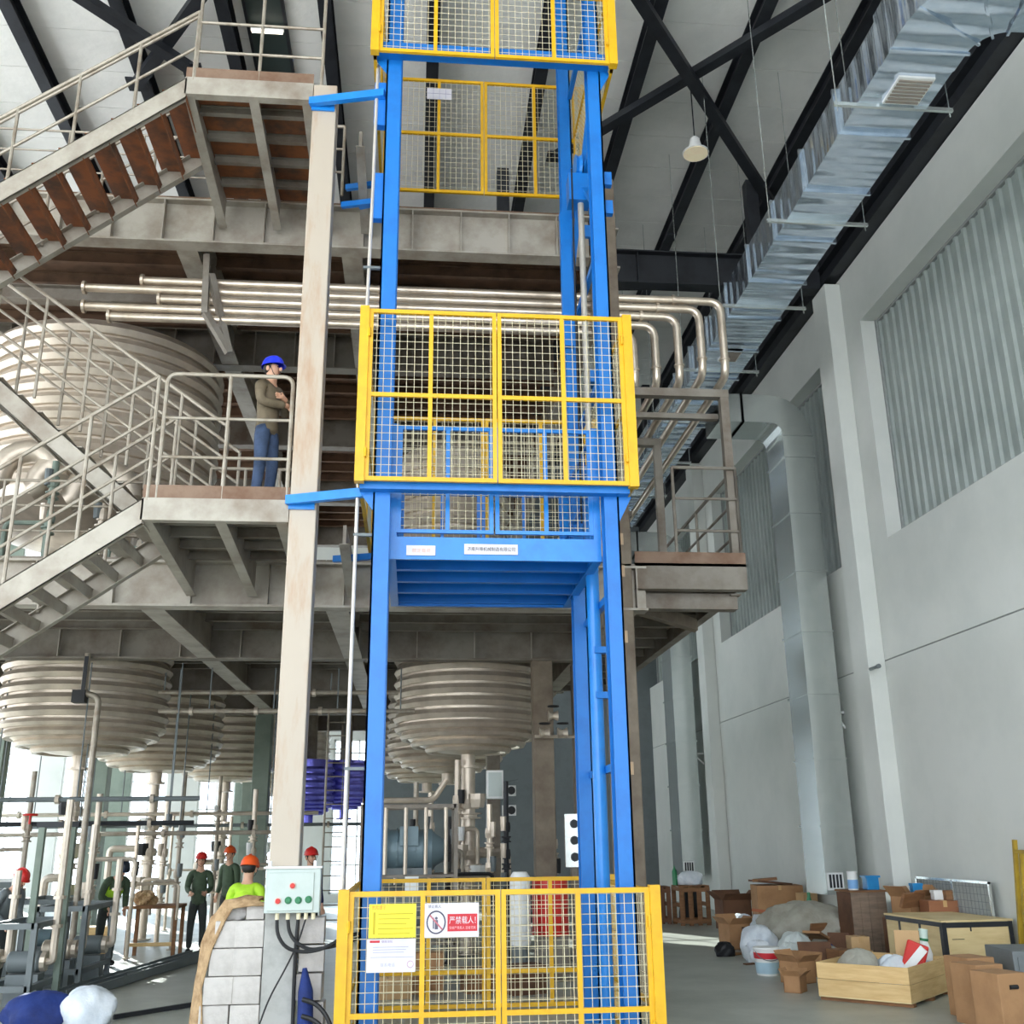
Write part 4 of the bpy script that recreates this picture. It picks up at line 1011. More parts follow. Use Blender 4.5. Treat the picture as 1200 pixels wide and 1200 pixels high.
s3 = skid('skid_frame', 'grey square-tube skid frame further back beside the pallet boards', -6.2, -5.5, 17.8, 19.2, 1.1, GREY, 0.07)
for k, (x, y, h) in enumerate(((-4.9, 14.8, 2.5), (-5.0, 16.4, 2.2), (-5.9, 18.4, 2.2), (-4.75, 17.0, 1.7), (-5.6, 15.2, 1.6), (-6.0, 16.3, 1.5))):
    t = thing('pump_unit', 'stainless pump with upright pipe on the left skids, %s from the camera' % ORD[k], 'pump', (x, y, 0.0))
    MB().lathe([(0.11, -0.22), (0.13, -0.2), (0.13, 0.16), (0.09, 0.2)], (x, y, 0.5), 14, 'X').build('pump_motor', [GREY, INOX, MOTOR][k % 3], t, True)
    MB().box(x-.2, x+.2, y-.12, y+.12, 0, 0.36).build('pump_base', GREY, t)
    MB().path(bend([(x+.22, y, .5), (x+.32, y, .5), (x+.32, y, h)], .1), 0.05, 8).build('pump_pipe', INOX, t, True)
    MB().lathe([(0.12, -.03), (0.12, .03)], (x+.22, y, .5), 12, 'X').build('pump_head', INOX, t)
    for z in (.9, 1.25): MB().lathe([(0.08, z), (0.08, z+.04)], (x+.32, y, 0), 10).build('clamp_joint', INOX, t)
for k, (x, y, hh, ww) in enumerate(((-6.6, 15.4, 1.1, .5), (-6.3, 16.9, 1.3, .45), (-6.7, 18.6, 1.4, .5))):
    t = thing('control_skid', 'metal instrument cabinet among the left pipework, %s from the camera' % ORD[k], 'cabinet', (x, y, 0))
    MB().box(x-ww/2, x+ww/2, y-.2, y+.2, 0.1, hh).build('cabinet_body', [GALVD, GREY, WHITE][k], t, bevel=.01)
    MB().box(x-ww/2+.03, x+ww/2-.03, y-.215, y-.2, .15, hh-.05).build('cabinet_door', [GREY, GALVD, GREY][k], t)
    for xx in (-1, 1): MB().box(x+xx*(ww/2-.05)-.03, x+xx*(ww/2-.05)+.03, y-.15, y+.15, 0, .1).build('foot', BLACK, t)
# green frame with bar in front (square goalpost)
gf = thing('pipe_rack', 'green-grey goalpost pipe rack at far left in front of the white windows', 'rack', (-4.8, 15.0, 0))
MB().box(-5.02, -4.94, 15.0, 15.08, 0, 2.15).build('post', COLG, gf); MB().box(-4.62, -4.54, 15.0, 15.08, 0, 2.15).build('post', COLG, gf)
MB().box(-5.05, -4.5, 15.0, 15.08, 2.15, 2.22).build('crossbar', DARKST, gf)
# work bench with timber
wb = thing('work_bench', 'worn wooden work bench with tools in front of the standing worker', 'bench', (-4.55, 20.3, 0))
MB().box(-5.0, -4.1, 19.9, 20.6, .82, .87).build('bench_top', WOODB, wb)
for x in (-4.95, -4.15):
    for y in (19.95, 20.55): MB().box(x-.03, x+.03, y-.03, y+.03, 0, .82).build('leg', WOODB, wb)
MB().box(-4.95, -4.15, 19.95, 20.0, .2, .26).build('stretcher', PINE, wb)
tag(MB().blob((-4.75, 20.2, .87), .2, .16, .16, 12, 8, 4, .3).build('rag_heap', STRAW), 'brown heap of rags and offcuts on the wooden bench', 'heap')
cx = thing('wooden_crate', 'small pale crate on the floor left of the wooden bench', 'crate', (-5.75, 21.0, 0))
for z in (0.02, .18, .34): MB().box(-6.0, -5.5, 20.8, 20.82, z, z+.13).build('plank', PINE, cx)
MB().box(-6.0, -5.5, 20.83, 21.2, 0.01, .47).build('crate_core', CARDL, cx)
for x in (-6.0, -5.55): MB().box(x, x+.05, 20.775, 20.8, 0, .48).build('batten', PINE, cx)
# steel sections lying on the floor
for k, (a, b) in enumerate((((-4.55, 14.9), (-3.75, 20.0)), ((-4.35, 15.0), (-3.55, 20.2)), ((-4.15, 16.6), (-3.35, 20.4)))):
    d = Vector((b[0]-a[0], b[1]-a[1], 0))
    t = thing('steel_section', 'long grey steel channel lying on the floor at left, %s of three' % ['left', 'middle', 'right'][k], 'steel bar', ((a[0]+b[0])/2, (a[1]+b[1])/2, 0), 0, 'steel channels on the floor')
    MB().bar((*a, .03), (*b, .03), .16, .012).build('web', STEELD if k == 1 else GREY, t)
    for s in (-1, 1):
        n = Vector((-d.y, d.x, 0)).normalized()*0.08*s
        MB().bar(Vector((*a, .07))+n, Vector((*b, .07))+n, .012, .12).build('flange', GREY, t)
tag(MB().cbox((-3.95, 18.6, .02), (.35, .9, .04), -.3).build('loose_board', STEELD), 'short dark plate lying beside the steel channels', 'plate')
tag(MB().bar((-3.4, 13.4, .03), (-2.5, 14.4, .03), .05, .05).build('loose_bar', DARKST), 'short dark bar lying on the floor at bottom left', 'steel bar')
tag(MB().blob((-3.55, 12.85, 0), .3, .24, .28, 16, 10, 11, .12).build('plastic_bag', BAG, None, True), 'crumpled white plastic bag at the bottom left edge', 'bag')
tag(MB().blob((-4.05, 12.9, 0), .4, .3, .25, 16, 10, 12, .15).build('cloth_heap', BLUEC, None, True), 'dark blue cloth heap at the bottom left beside the white bag', 'cloth')
# machines behind the lift
def mot(x, y, z, lab, s=1.0, m=MOTOR, w_=None):
    t = thing('motor_unit', lab, 'motor', (x, y, z))
    MB().lathe([(.2*s, -.42*s), (.26*s, -.38*s), (.27*s, .3*s), (.2*s, .36*s), (.12*s, .5*s)], (x, y, z+.3*s), 18, 'X').build('motor_body', m, t, True)
    for k in range(5): MB().lathe([(.29*s, -.01), (.29*s, .01)], (x-.28*s+.12*s*k, y, z+.3*s), 18, 'X').build('cooling_fin', m, t)
    MB().box(x-.12*s, x+.12*s, y-.3*s, y-.2*s, z+.36*s, z+.6*s).build('terminal_box', m, t)
    MB().box(x-.4*s, x+.3*s, y-.25*s, y+.25*s, z-.02, z+.08*s).build('motor_foot', GREY, t)
    return t
sk2 = skid('machine_frame', 'dark machine frame with stainless rails behind the lift', -0.75, 0.65, 16.2, 17.2, 2.45, STEELD, .06, .5)
for z in (1.4,): MB().box(-.75, .65, 16.2, 17.2, z, z+.04).build('shelf_plate', STEELD, sk2)
for k in range(5): MB().tube((-.7+.3*k, 16.15, 1.45), (-.7+.3*k, 16.15, 2.4), .03, 8).build('upright_pipe', INOX, sk2, True)
MB().path(bend([(-.75, 16.1, 2.5), (.3, 16.1, 2.5), (.5, 16.1, 2.8)], .1), .045, 8).build('top_pipe', INOXP, sk2, True)
mot(-0.05, 16.6, 1.44, 'grey-blue electric motor on the machine frame behind the lift', 1.15)
mot(0.05, 16.5, 0.62, 'lower dark electric motor in the machine frame behind the lift', 1.2, GREY)
tag(MB().box(-.1, .1, 16.1, 16.12, 1.2, 1.42).build('paper_tag', WHITE), 'white paper tag hanging on the machine frame behind the lift', 'tag')
t = thing('filter_housing', 'white-grey upright filter housing behind the ground gates', 'filter', (1.55, 15.6, 0))
MB().lathe([(.12, .0), (.12, .5)], (1.55, 15.6, 0), 12).build('stand', GREY, t); MB().lathe([(.14, .5), (.15, .55), (.15, 1.4), (.1, 1.48)], (1.55, 15.6, 0), 18).build('housing', WHITE, t, True)
t = thing('red_drum', 'bright red drum standing behind the ground gates', 'drum', (2.02, 15.9, 0))
MB().lathe([(.26, .6), (.27, .62), (.26, .9), (.27, 1.0), (.26, 1.35), (.1, 1.4)], (2.02, 15.9, 0), 20).build('drum_body', RED, t, True)
MB().box(1.8, 2.25, 15.7, 16.1, 0, .6).build('drum_stand', STEELD, t)
for k, (x, y, sx, sy, h, m) in enumerate(((.2, 15.0, .5, .4, .5, CARD), (-.2, 14.6, .4, .4, .35, CARDL), (.9, 14.9, .4, .35, .3, WOODB), (1.5, 14.7, .5, .4, .35, CARDD))):
    o = MB().cbox((x, y, h/2), (sx, sy, h), .1*k).build('carton', m, None, bevel=.008)
    tag(o, ['brown carton behind the lift below the prohibition sign', 'low pale carton at left behind the ground gates', 'flat wooden box in the middle behind the ground gates', 'dark carton behind the ground gates under the white filter'][k], 'box')
t = thing('electric_box', 'small white electric box under the right side of the nearest centre tank', 'electric box', (1.45, 19.2, 2.6))
MB().box(1.32, 1.62, 19.1, 19.3, 2.62, 3.12).build('enclosure', WHITE, t, bevel=.01); MB().box(1.35, 1.59, 19.085, 19.1, 2.66, 3.08).build('cover', BOXM, t); MB().tube((1.62, 19.2, 2.9), (1.9, 19.2, 2.95), .02, 6).build('conduit', GREY, t)
t = thing('wall_valve_set', 'valve cluster beside the brown column under the platform', 'valve', (2.25, 17.2, 3.5))
for k in range(3): MB().lathe([(.09, -.08), (.05, 0), (.09, .08)], (2.15+.15*k, 17.2, 3.6+.28*(k % 2)), 12, 'X').build('valve_body', INOX, t); MB().ring(.09, .012, (2.15+.15*k, 17.15, 3.75+.28*(k % 2)), 12, 5).build('hand_wheel', BLACK, t)
MB().tube((2.0, 17.3, 3.55), (2.7, 17.3, 3.55), .03, 8).build('pipe_run', INOX, t)
for k in range(2):
    z = 2.75-.38*k
    t = thing('siren_box', '%s of two small white boxes with black lenses on the dark column' % ['upper', 'lower'][k], 'sensor', (1.9, 21.2, z), 0, 'two lens boxes')
    MB().box(1.78, 2.05, 21.2, 21.4, z, z+.2).build('enclosure', WHITE, t); MB().lathe([(.07, 0), (.08, .08)], (1.95, 21.2, z+.1), 12, 'Y').build('lens', BLACK, t)
t = thing('socket_panel', 'grey panel with round sockets just left of the blue cylinder', 'electric box', (2.55, 16.9, 1.5))
MB().box(2.4, 2.7, 16.85, 16.95, 1.5, 2.3).build('enclosure', GALVD, t); MB().box(2.5, 2.6, 16.95, 17.05, 0, 2.2).build('stand_post', STEELD, t)
for k in range(3): MB().lathe([(.07, 0), (.06, .04)], (2.55, 16.85, 1.65+.25*k), 12, 'Y').build('socket', DARKST, t)
t = thing('cage_ladder', 'thin white ladder in front of the bright window beside the blue mast', 'ladder', (-1.6, 24, 0))
for x in (-1.95, -1.45): MB().tube((x, 24, 0), (x, 24, 4.8), .025, 6).build('ladder_rail', RAIL, t)
for k in range(15): MB().tube((-1.95, 24, .3+.3*k), (-1.45, 24, .3+.3*k), .015, 6).build('rung', RAIL, t)

# ================================================================== PEOPLE
def skin(name, J, E, m, parent, root, sub=1):
    keys = list(J); idx = {k: i for i, k in enumerate(keys)}
    me = bpy.data.meshes.new(name)
    me.from_pydata([J[k][0] for k in keys], [(idx[a], idx[b]) for a, b in E], [])
    o = bpy.data.objects.new(name, me); COL.objects.link(o); o.parent = parent
    bm = bmesh.new(); bm.from_mesh(me); ly = bm.verts.layers.skin.verify(); bm.verts.ensure_lookup_table()
    for k in keys:
        r = J[k][1]; r = r if isinstance(r, tuple) else (r, r)
        bm.verts[idx[k]][ly].radius = r; bm.verts[idx[k]][ly].use_root = (k == root or (isinstance(root, tuple) and k in root))
    bm.to_mesh(me); bm.free()
    s = o.modifiers.new('skin', 'SKIN'); s.use_smooth_shade = True; s.branch_smoothing = 0.4
    b = o.modifiers.new('sub', 'SUBSURF'); b.levels = sub; b.render_levels = sub
    me.materials.append(m)
    return o
def person(lab, loc, rz, pose, jacket, trousers, helmet, vest=None, lean=0.0, scale=1.0, knee=0.0):
    t = thing('person', lab, 'person', loc, rz)
    s = scale
    # local frame: facing -Y, left side +X
    up = {'pelvis': (0,0,.95), 'waist': (0,0,1.08), 'chest': (0,.005,1.27), 'nb': (0,0,1.43), 'neck': (0,-.012,1.50),
          'h1': (0,-.03,1.57), 'h2': (0,-.025,1.64), 'h3': (0,-.01,1.70)}
    arms = {'stand': ((.20,.01,1.14), (.22,-.06,.90)), 'work': ((.22,-.06,1.14), (.14,-.3,1.08)), 'reach': ((.22,-.12,1.2), (.16,-.36,1.3))}
    P = dict(up)
    for sg, nm in ((1, 'l'), (-1, 'r')):
        P['s'+nm] = (sg*.175, 0.0, 1.40)
        if pose == 'crossed':
            P['e'+nm] = (sg*.235, -.06, 1.15)
            P['w'+nm] = (-sg*.01, -.235, 1.19+.03*sg)
            hd = Vector((-sg, .10, .12)).normalized()
        else:
            e, w_ = arms[pose]
            P['e'+nm] = (sg*e[0], e[1], e[2]); P['w'+nm] = (sg*w_[0], w_[1], w_[2])
            hd = (Vector(P['w'+nm])-Vector(P['e'+nm])).normalized()
        W = Vector(P['w'+nm]); 
        side = hd.cross(Vector((0,-1,.2))).normalized()
        P['p'+nm] = W+hd*.07
        for q in range(4):
            off = side*(.03-.02*q); ln = (.055, .064, .06, .048)[q]
            P['f%d%s' % (q, nm)] = W+hd*(.10)+off
            P['g%d%s' % (q, nm)] = W+hd*(.10+ln)+off+Vector((0,.012,-.012))
        P['t%s' % nm] = W+hd*.05+side*.045; P['u%s' % nm] = W+hd*.085+side*.06+Vector((0,-.012,-.008))
    if lean:
        R = Matrix.Rotation(lean, 3, 'X'); c = Vector((0,0,.95))
        for k in P:
            if k != 'pelvis': P[k] = R @ (Vector(P[k])-c)+c
    for sg, nm in ((1, 'l'), (-1, 'r')):
        P['hip'+nm] = (sg*.085, .0, .80); P['k'+nm] = (sg*.11, -.02-knee, .49); P['a'+nm] = (sg*.115, .02, .08)
        P['b'+nm] = (sg*.115, -.0, .06); P['c'+nm] = (sg*.125, -.13, .045)
    P['hem'] = (0, .005, .82); P['beltl'] = (.045, 0, .99); P['beltr'] = (-.045, 0, .99)
    P = {k: tuple(Vector(v)*s) for k, v in P.items()}
    rad = {'pelvis': (.125,.1), 'waist': (.14,.1), 'chest': (.17,.115), 'hem': (.168,.135), 'beltl': .088, 'beltr': .088, 'nb': .075, 'neck': .055, 'h1': (.062,.075), 'h2': (.078,.095), 'h3': (.07,.085)}
    for nm in 'lr':
        rad.update({'s'+nm: .062, 'e'+nm: .043, 'w'+nm: (.032,.024), 'p'+nm: (.04,.02), 't'+nm: .013, 'u'+nm: .01, 'hip'+nm: .082, 'k'+nm: .058, 'a'+nm: .042, 'b'+nm: .045, 'c'+nm: .035})
        for q in range(4): rad['f%d%s' % (q, nm)] = .0105; rad['g%d%s' % (q, nm)] = .0085
    E = [('pelvis','waist'),('waist','chest'),('chest','nb'),('nb','neck'),('neck','h1'),('h1','h2'),('h2','h3')]
    for n_ in 'lr':
        E += [('nb','s'+n_),('s'+n_,'e'+n_),('e'+n_,'w'+n_),('w'+n_,'p'+n_),('p'+n_,'t'+n_),('t'+n_,'u'+n_),
              ('pelvis','hip'+n_),('hip'+n_,'k'+n_),('k'+n_,'a'+n_),('a'+n_,'c'+n_)]
        for q in range(4): E += [('p'+n_,'f%d%s' % (q, n_)),('f%d%s' % (q, n_),'g%d%s' % (q, n_))]
    def sub(keys, edges, grow, m, nm, root):
        J = {}
        for k in keys:
            r = rad[k]; r = r if isinstance(r, tuple) else (r, r)
            g = grow if grow else (-.03 if k in ('pelvis','waist','chest','hipl','hipr') else -.012 if k in ('kl','kr','sl','sr','el','er') else 0)
            J[k] = (P[k], (r[0]*s+g, r[1]*s+g))
        return skin(nm, J, edges, m, t, root, 1)
    bk = [k for k in P if k[0] not in 'bc' or k == 'chest']; bk = [k for k in bk if k not in ('hem', 'beltl', 'beltr')]
    sub(bk, [e for e in E if e[0] in bk and e[1] in bk], 0.0, SKIN, 'body', 'pelvis')
    jk = ['hem','pelvis','waist','chest','nb','sl','el','wl','sr','er','wr']
    sub(jk, [('hem','pelvis')]+[e for e in E if e[0] in jk and e[1] in jk], 0.016, jacket, 'jacket', 'hem')
    tk = ['beltl','hipl','kl','al','beltr','hipr','kr','ar']
    sub(tk, [('beltl','hipl'),('hipl','kl'),('kl','al'),('beltr','hipr'),('hipr','kr'),('kr','ar')], 0.013, trousers, 'trousers', ('beltl','beltr'))
    if vest:
        vk = ['waist','chest','nb']; sub(vk, [('waist','chest'),('chest','nb')], 0.034, vest, 'vest', 'waist')
    for n_ in 'lr':
        skin('shoe', {'b': (P['b'+n_], (.056*s,.06*s)), 'c': (P['c'+n_], (.05*s,.042*s))}, [('b','c')], BLACK, t, 'b', 1)
    h = Vector(P['h2']); Rl = Matrix.Rotation(lean, 3, 'X')
    def at(x, y, z): return h + Rl @ Vector((x*s, y*s, z*s))
    MB().blob(at(0,-.108,-.02), .014*s, .02*s, .026*s, 8, 6, flat=False).build('nose', SKIN, t, True, local=True)
    for sg in (-1, 1):
        MB().blob(at(sg*.083,.01,-.015), .012*s, .022*s, .033*s, 8, 6, flat=False).build('ear', SKIN, t, True, local=True)
        MB().blob(at(sg*.031,-.092,.004), .011*s, .008*s, .008*s, 8, 6, flat=False).build('eye', HAIR, t, True, local=True)
    MB().blob(at(0,-.092,-.062), .024*s, .008*s, .006*s, 8, 6, flat=False).build('mouth', mat('lips', (168, 104, 92), .5), t, True, local=True)
    MB().blob(at(0,.035,.01), .086*s, .075*s, .075*s, 12, 8, flat=False).build('hair', HAIR, t, True, local=True)
    hb = MB(); n = 20
    for rr, zz in ((.128, .028), (.126, .045), (.118, .085), (.095, .125), (.06, .148), (.015, .157)):
        for j in range(n):
            a = 2*PI*j/n; k = 1.0+(.22 if (rr == .128 and math.sin(a) < -.3) else .04 if rr == .128 else 0)
            hb.v.append(tuple(at(rr*.88*math.cos(a)*(1 if rr != .128 else 1.02), rr*math.sin(a)*1.06*k, zz)))
    for i in range(5):
        for j in range(n): hb.f.append((i*n+j, i*n+(j+1)%n, (i+1)*n+(j+1)%n, (i+1)*n+j))
    hb.f.append(tuple(5*n+j for j in range(n)))
    hm = hb.build('helmet', helmet, t, True, local=True)
    MB().path([at(0,-.10,.105), at(0,-.05,.15), at(0,0,.163), at(0,.05,.152), at(0,.10,.11)], .012*s, 6).build('helmet_ridge', helmet, hm, True, local=True)
    MB().path([at(-.10,-.03,.02), at(-.06,-.05,-.07), at(0,-.06,-.11), at(.06,-.05,-.07), at(.10,-.03,.02)], .004, 5).build('chin_strap', BLACK, hm, local=True)
    return t
person('man in olive jacket, jeans and blue helmet with folded arms on the stair landing', (-1.73, 11.05, F1), math.radians(62), 'crossed', OLIVE, JEANS, BLUEH, scale=1.02)
person('worker in dark workwear and red helmet standing at the wooden bench', (-3.92, 20.7, 0), math.radians(8), 'work', GREENC, DARKC, REDH, scale=.98)
person('worker in green workwear and orange helmet standing behind the bench worker', (-3.7, 22.6, 0), math.radians(-30), 'stand', GREENC, DARKC, ORANGE, scale=1.03)
person('worker in bright hi-vis vest and orange helmet bending behind the block stack', (-1.98, 13.25, 0), math.radians(170), 'work', HIVIS, GREENC, ORANGE, vest=HIVIS, lean=0.16)
person('worker in navy and lime workwear with red helmet half hidden behind the control box', (-1.72, 18.6, 0), math.radians(35), 'stand', NAVY, DARKC, REDH, vest=HIVIS, scale=1.02)
person('worker in red helmet crouching among the pipes at the far left edge', (-5.82, 16.2, 0), math.radians(60), 'work', GREY, DARKC, REDH, lean=0.5, scale=.95)
person('worker in lime vest and dark helmet bending over pipes by the white window', (-5.05, 18.9, 0), math.radians(40), 'work', GREENC, DARKC, mat('dark_helmet', (34, 44, 60), .4), vest=HIVIS, lean=.55)

# ================================================================== JUNK ALONG THE RIGHT WALL
def carton(name, lab, x, y, z, d, rz, m=CARD, flaps=0, hole=False, tape=True, cat='box'):
    t = thing(name, lab, cat, (x, y, z), rz)
    w_, l_, h = d
    if flaps:
        tk = .012
        b = MB().box(-w_/2, w_/2, -l_/2, -l_/2+tk, 0, h).box(-w_/2, w_/2, l_/2-tk, l_/2, 0, h).box(-w_/2, -w_/2+tk, -l_/2, l_/2, 0, h).box(w_/2-tk, w_/2, -l_/2, l_/2, 0, h).box(-w_/2, w_/2, -l_/2, l_/2, 0, tk)
        b.build('carton_body', m, t, local=True)
        for (a, c, ax, an) in ((0, -l_/2, 'X', .9), (0, l_/2, 'X', -.6)):
            q = Matrix.Rotation(an, 3, 'X'); fl = .45*l_
            pts = [Vector((-w_/2, 0, 0)), Vector((w_/2, 0, 0)), Vector((w_/2, 0, fl)), Vector((-w_/2, 0, fl))]
            MB().prism([q @ p + Vector((0, c, h)) for p in pts], q @ Vector((0, .006, 0))).build('flap', m, t, local=True)
        for sg in (-1, 1):
            q = Matrix.Rotation(sg*.8, 3, 'Y'); fl = .4*w_
            pts = [Vector((0, -l_/2, 0)), Vector((0, l_/2, 0)), Vector((0, l_/2, fl)), Vector((0, -l_/2, fl))]
            MB().prism([q @ p + Vector((sg*w_/2, 0, h)) for p in pts], q @ Vector((.006, 0, 0))).build('flap', m, t, local=True)
    else:
        MB().box(-w_/2, w_/2, -l_/2, l_/2, 0, h).build('carton_body', m, t, local=True, bevel=.008)
        if tape: MB().box(-.03, .03, -l_/2-.002, l_/2+.002, h-.09, h+.003).build('tape', mat('parcel_tape', (196, 160, 110), .3), t, local=True)
    if hole: MB().path([(-.05, -l_/2-.001, h*.78), (.05, -l_/2-.001, h*.78)], .022, 8).build('hand_hole', BLACK, t, local=True)
    return t
def slat_crate(lab, x, y, z, d, rz, m=WOODB, nslat=4, name='wooden_crate'):
    t = thing(name, lab, 'crate', (x, y, z), rz); w_, l_, h = d
    for k in range(nslat):
        xx = -w_/2+(w_-.1)*k/(nslat-1)
        for yy in (-l_/2, l_/2): MB().box(xx, xx+.1, yy-.012, yy+.012, 0, h).build('plank', m, t, local=True)
    for yy in (-l_/2-.03, l_/2+.012):
        for zz in (.04, h-.12): MB().box(-w_/2, w_/2, yy, yy+.018, zz, zz+.09).build('batten', m, t, local=True)
    for xx in (-w_/2, w_/2-.02):
        for k in range(3): MB().box(xx, xx+.02, -l_/2, l_/2, .05+(h-.15)*k/2, .14+(h-.15)*k/2).build('plank', m, t, local=True)
    for k in range(nslat):
        yy = -l_/2+(l_-.12)*k/(nslat-1); MB().box(-w_/2, w_/2, yy, yy+.11, h, h+.018).build('plank', m, t, local=True)
    return t
slat_crate('brown slatted wooden crate near the far duct with a white sack on top', 6.45, 24.9, 0, (.72, .6, .84), .05, PINE if False else WOODB)
slat_crate('darker slatted wooden crate left of the crate with the sack', 5.75, 25.5, 0, (.6, .6, .8), 0, CARDD)
tag(MB().blob((6.45, 24.9, .86), .3, .22, .2, 14, 8, 31, .2).build('white_sack', BAG, None, True), 'white sack lying on the brown slatted crate far back', 'sack')
for k, (x, z, h) in enumerate(((5.55, 0, .55), (5.5, .55, .45), (5.62, 1.0, .4))): carton('carton', 'dark brown box of the far stack beside the brown column, %s' % ['bottom', 'middle', 'top'][k], x, 27.5, z, (.5, .4, h), .1*k, CARDD)
tag(MB().lathe([(.06, 0), (.06, .3), (.02, .38), (.02, .42)], (6.1, 24.9, .86), 12).build('green_bottle', GREEN, None, True), 'green bottle standing on the slatted crate far back', 'bottle')
tag(MB().blob((6.75, 26.2, 0), .25, .25, .55, 12, 8, 33, .15).build('black_bag', BLACK, None, True), 'black bag leaning at the foot of the far duct', 'bag')
carton('carton', 'dark brown open box at the left end of the rubbish heap', 7.05, 23.6, 0, (.65, .5, .6), .1, CARDD, flaps=1)
carton('carton', 'big brown cardboard box with pale left side behind the rubbish heap', 7.62, 22.3, 0, (.95, .7, .95), -.12, CARD)
tag(MB().cbox((7.5, 22.3, 1.0), (.75, .5, .04), .2, ('Y', .1)).build('cardboard_sheet', CARDD), 'flat brown cardboard lying on top of the big box', 'cardboard')
tag(MB().cbox((7.35, 22.2, 1.06), (.5, .35, .05), -.3, ('Y', -.08)).build('cardboard_sheet', WOODB), 'small dark board on top of the flat cardboard', 'board')
carton('carton', 'slim upright carton right of the big brown box', 8.0, 21.6, 0, (.3, .4, .82), .05, CARDL)
carton('carton', 'torn brown carton at the left front of the heap with black thing below', 5.85, 19.6, 0, (.42, .4, .42), .25, CARD, flaps=1)
tag(MB().blob((5.3, 18.4, 0), .17, .12, .15, 12, 8, 41, .2).build('black_bag', BLACK, None, True), 'small black and white bundle lying in front of the torn carton', 'bundle')
tag(MB().blob((6.3, 20.6, 0), .35, .25, .33, 14, 8, 42, .2).build('white_sack', BAG, None, True), 'pale blue-white sack in front of the dark open box', 'sack')
tag(MB().blob((5.75, 17.9, 0), .32, .3, .34, 16, 10, 43, .16).build('plastic_bag', BAG, None, True), 'white printed plastic sack on the heap behind the bucket', 'bag')
tag(MB().blob((6.1, 17.2, 0), .28, .28, .3, 16, 10, 44, .16).build('plastic_bag', mat('clear_bag', (206, 214, 212), .3, bump=.5), None, True), 'clear crumpled plastic bag right of the white printed sack', 'bag')
tag(MB().blob((6.75, 18.4, 0), .8, .6, .55, 20, 12, 45, .2).build('dust_sheet', TARP, None, True), 'large grey dusty sheeting heap in the middle of the rubbish', 'sheet')
tag(MB().cbox((6.45, 19.2, .62), (.6, .4, .05), .2, ('Y', .15)).build('cardboard_sheet', mat('orange_card', (186, 110, 76), .8)), 'orange-brown cardboard flap sticking out of the sheeting heap', 'cardboard')
bk = thing('paint_bucket', 'white plastic bucket with red band and blue label at the front of the heap', 'bucket', (5.2, 15.9, 0))
MB().lathe([(.15, 0), (.155, .02), (.185, .34), (.195, .36), (.19, .38)], (5.2, 15.9, 0), 24).build('pail', WHITE, bk, True)
MB().lathe([(.181, .23), (.187, .31)], (5.2, 15.9, 0), 24).build('red_band', SIGNR, bk, True)
MB().lathe([(.159, .03), (.175, .18)], (5.2, 15.9, 0), 24).build('blue_label', mat('pale_blue_label', (176, 206, 220), .5), bk, True)
MB().path([(5.2+.19*math.cos(a), 15.9-.1*math.sin(a)-.1, .33-.12*math.sin(a)) for a in [PI*i/10 for i in range(11)]], .006, 5).build('handle', GREY, bk)
carton('carton', 'open cardboard box between the bucket and the pine crate', 5.35, 15.05, 0, (.34, .34, .28), .5, CARD, flaps=1)
carton('carton', 'small torn cardboard box wedged against the pine crate', 5.0, 14.2, 0, (.26, .22, .2), .9, CARD, flaps=1)
tag(MB().cbox((5.72, 15.75, .16), (.03, .5, .34), .7, ('Y', .35)).build('cardboard_sheet', CARD), 'bent cardboard sheet above the open box', 'cardboard')
# open pine crate
oc = thing('open_crate', 'open pine crate full of packaging on the floor in front', 'crate', (5.84, 12.67, 0), math.radians(-45))
cl, cw, ch = 1.14, 1.48, .44
for k in range(2):
    MB().box(-cl, 0, 0, .022, .06+k*.19, .06+k*.19+.185).build('plank', PINE, oc, local=True)
    MB().box(-cl, 0, cw-.022, cw, .06+k*.19, .06+k*.19+.185).build('plank', PINE, oc, local=True)
    MB().box(-.022, 0, .022, cw-.022, .06+k*.19, .06+k*.19+.185).build('plank', PINE, oc, local=True)
    MB().box(-cl, -cl+.022, .022, cw-.022, .06+k*.19, .06+k*.19+.185).build('plank', PINE, oc, local=True)
MB().box(-cl, 0, 0, cw, .045, .06).build('base_board', PLY, oc, local=True)
for y in (.05, .7, 1.35): MB().box(-cl, 0, y, y+.09, 0, .045).build('skid_batten', WOODB, oc, local=True)
Rc = Matrix.Rotation(math.radians(-45), 3, 'Z')
def incrate(x, y, z): v = Rc @ Vector((x, y, 0)); return (v.x+5.84, v.y+12.67, z)
tag(MB().blob(incrate(-.8, .5, .06), .28, .26, .33, 16, 10, 51, .12).build('packing_sheet', TARP, None, True), 'grey packing sheet bulging out of the left end of the open crate', 'sheet')
tag(MB().blob(incrate(-.45, .75, .06), .28, .2, .28, 16, 10, 52, .2).build('packing_sheet', BAG, None, True), 'white crumpled wrapping in the middle of the open crate', 'sheet')
p = incrate(-.2, .75, .16)
rp_ = thing('snack_packet', 'red and white printed packet leaning in the open pine crate', 'packet', p)
MB().cbox((p[0], p[1], .4), (.26, .05, .52), -.6, ('Y', .35)).build('packet_body', RED, rp_, bevel=.02)
MB().cbox((p[0]-.03, p[1]-.04, .42), (.1, .03, .46), -.6, ('Y', .75)).build('white_stripe', WHITE, rp_)
p = incrate(-.3, 1.2, .1)
bt = thing('detergent_bottle', 'white plastic bottle with green cap band and labels leaning in the open crate', 'bottle', p)
ax = Vector((.16, -.04, 1)).normalized(); q0 = Vector(p)
MB().path([q0, q0+ax*.05, q0+ax*.4, q0+ax*.5, q0+ax*.56], [.1, .13, .13, .08, .05], 16).build('bottle_body', WHITE, bt, True)
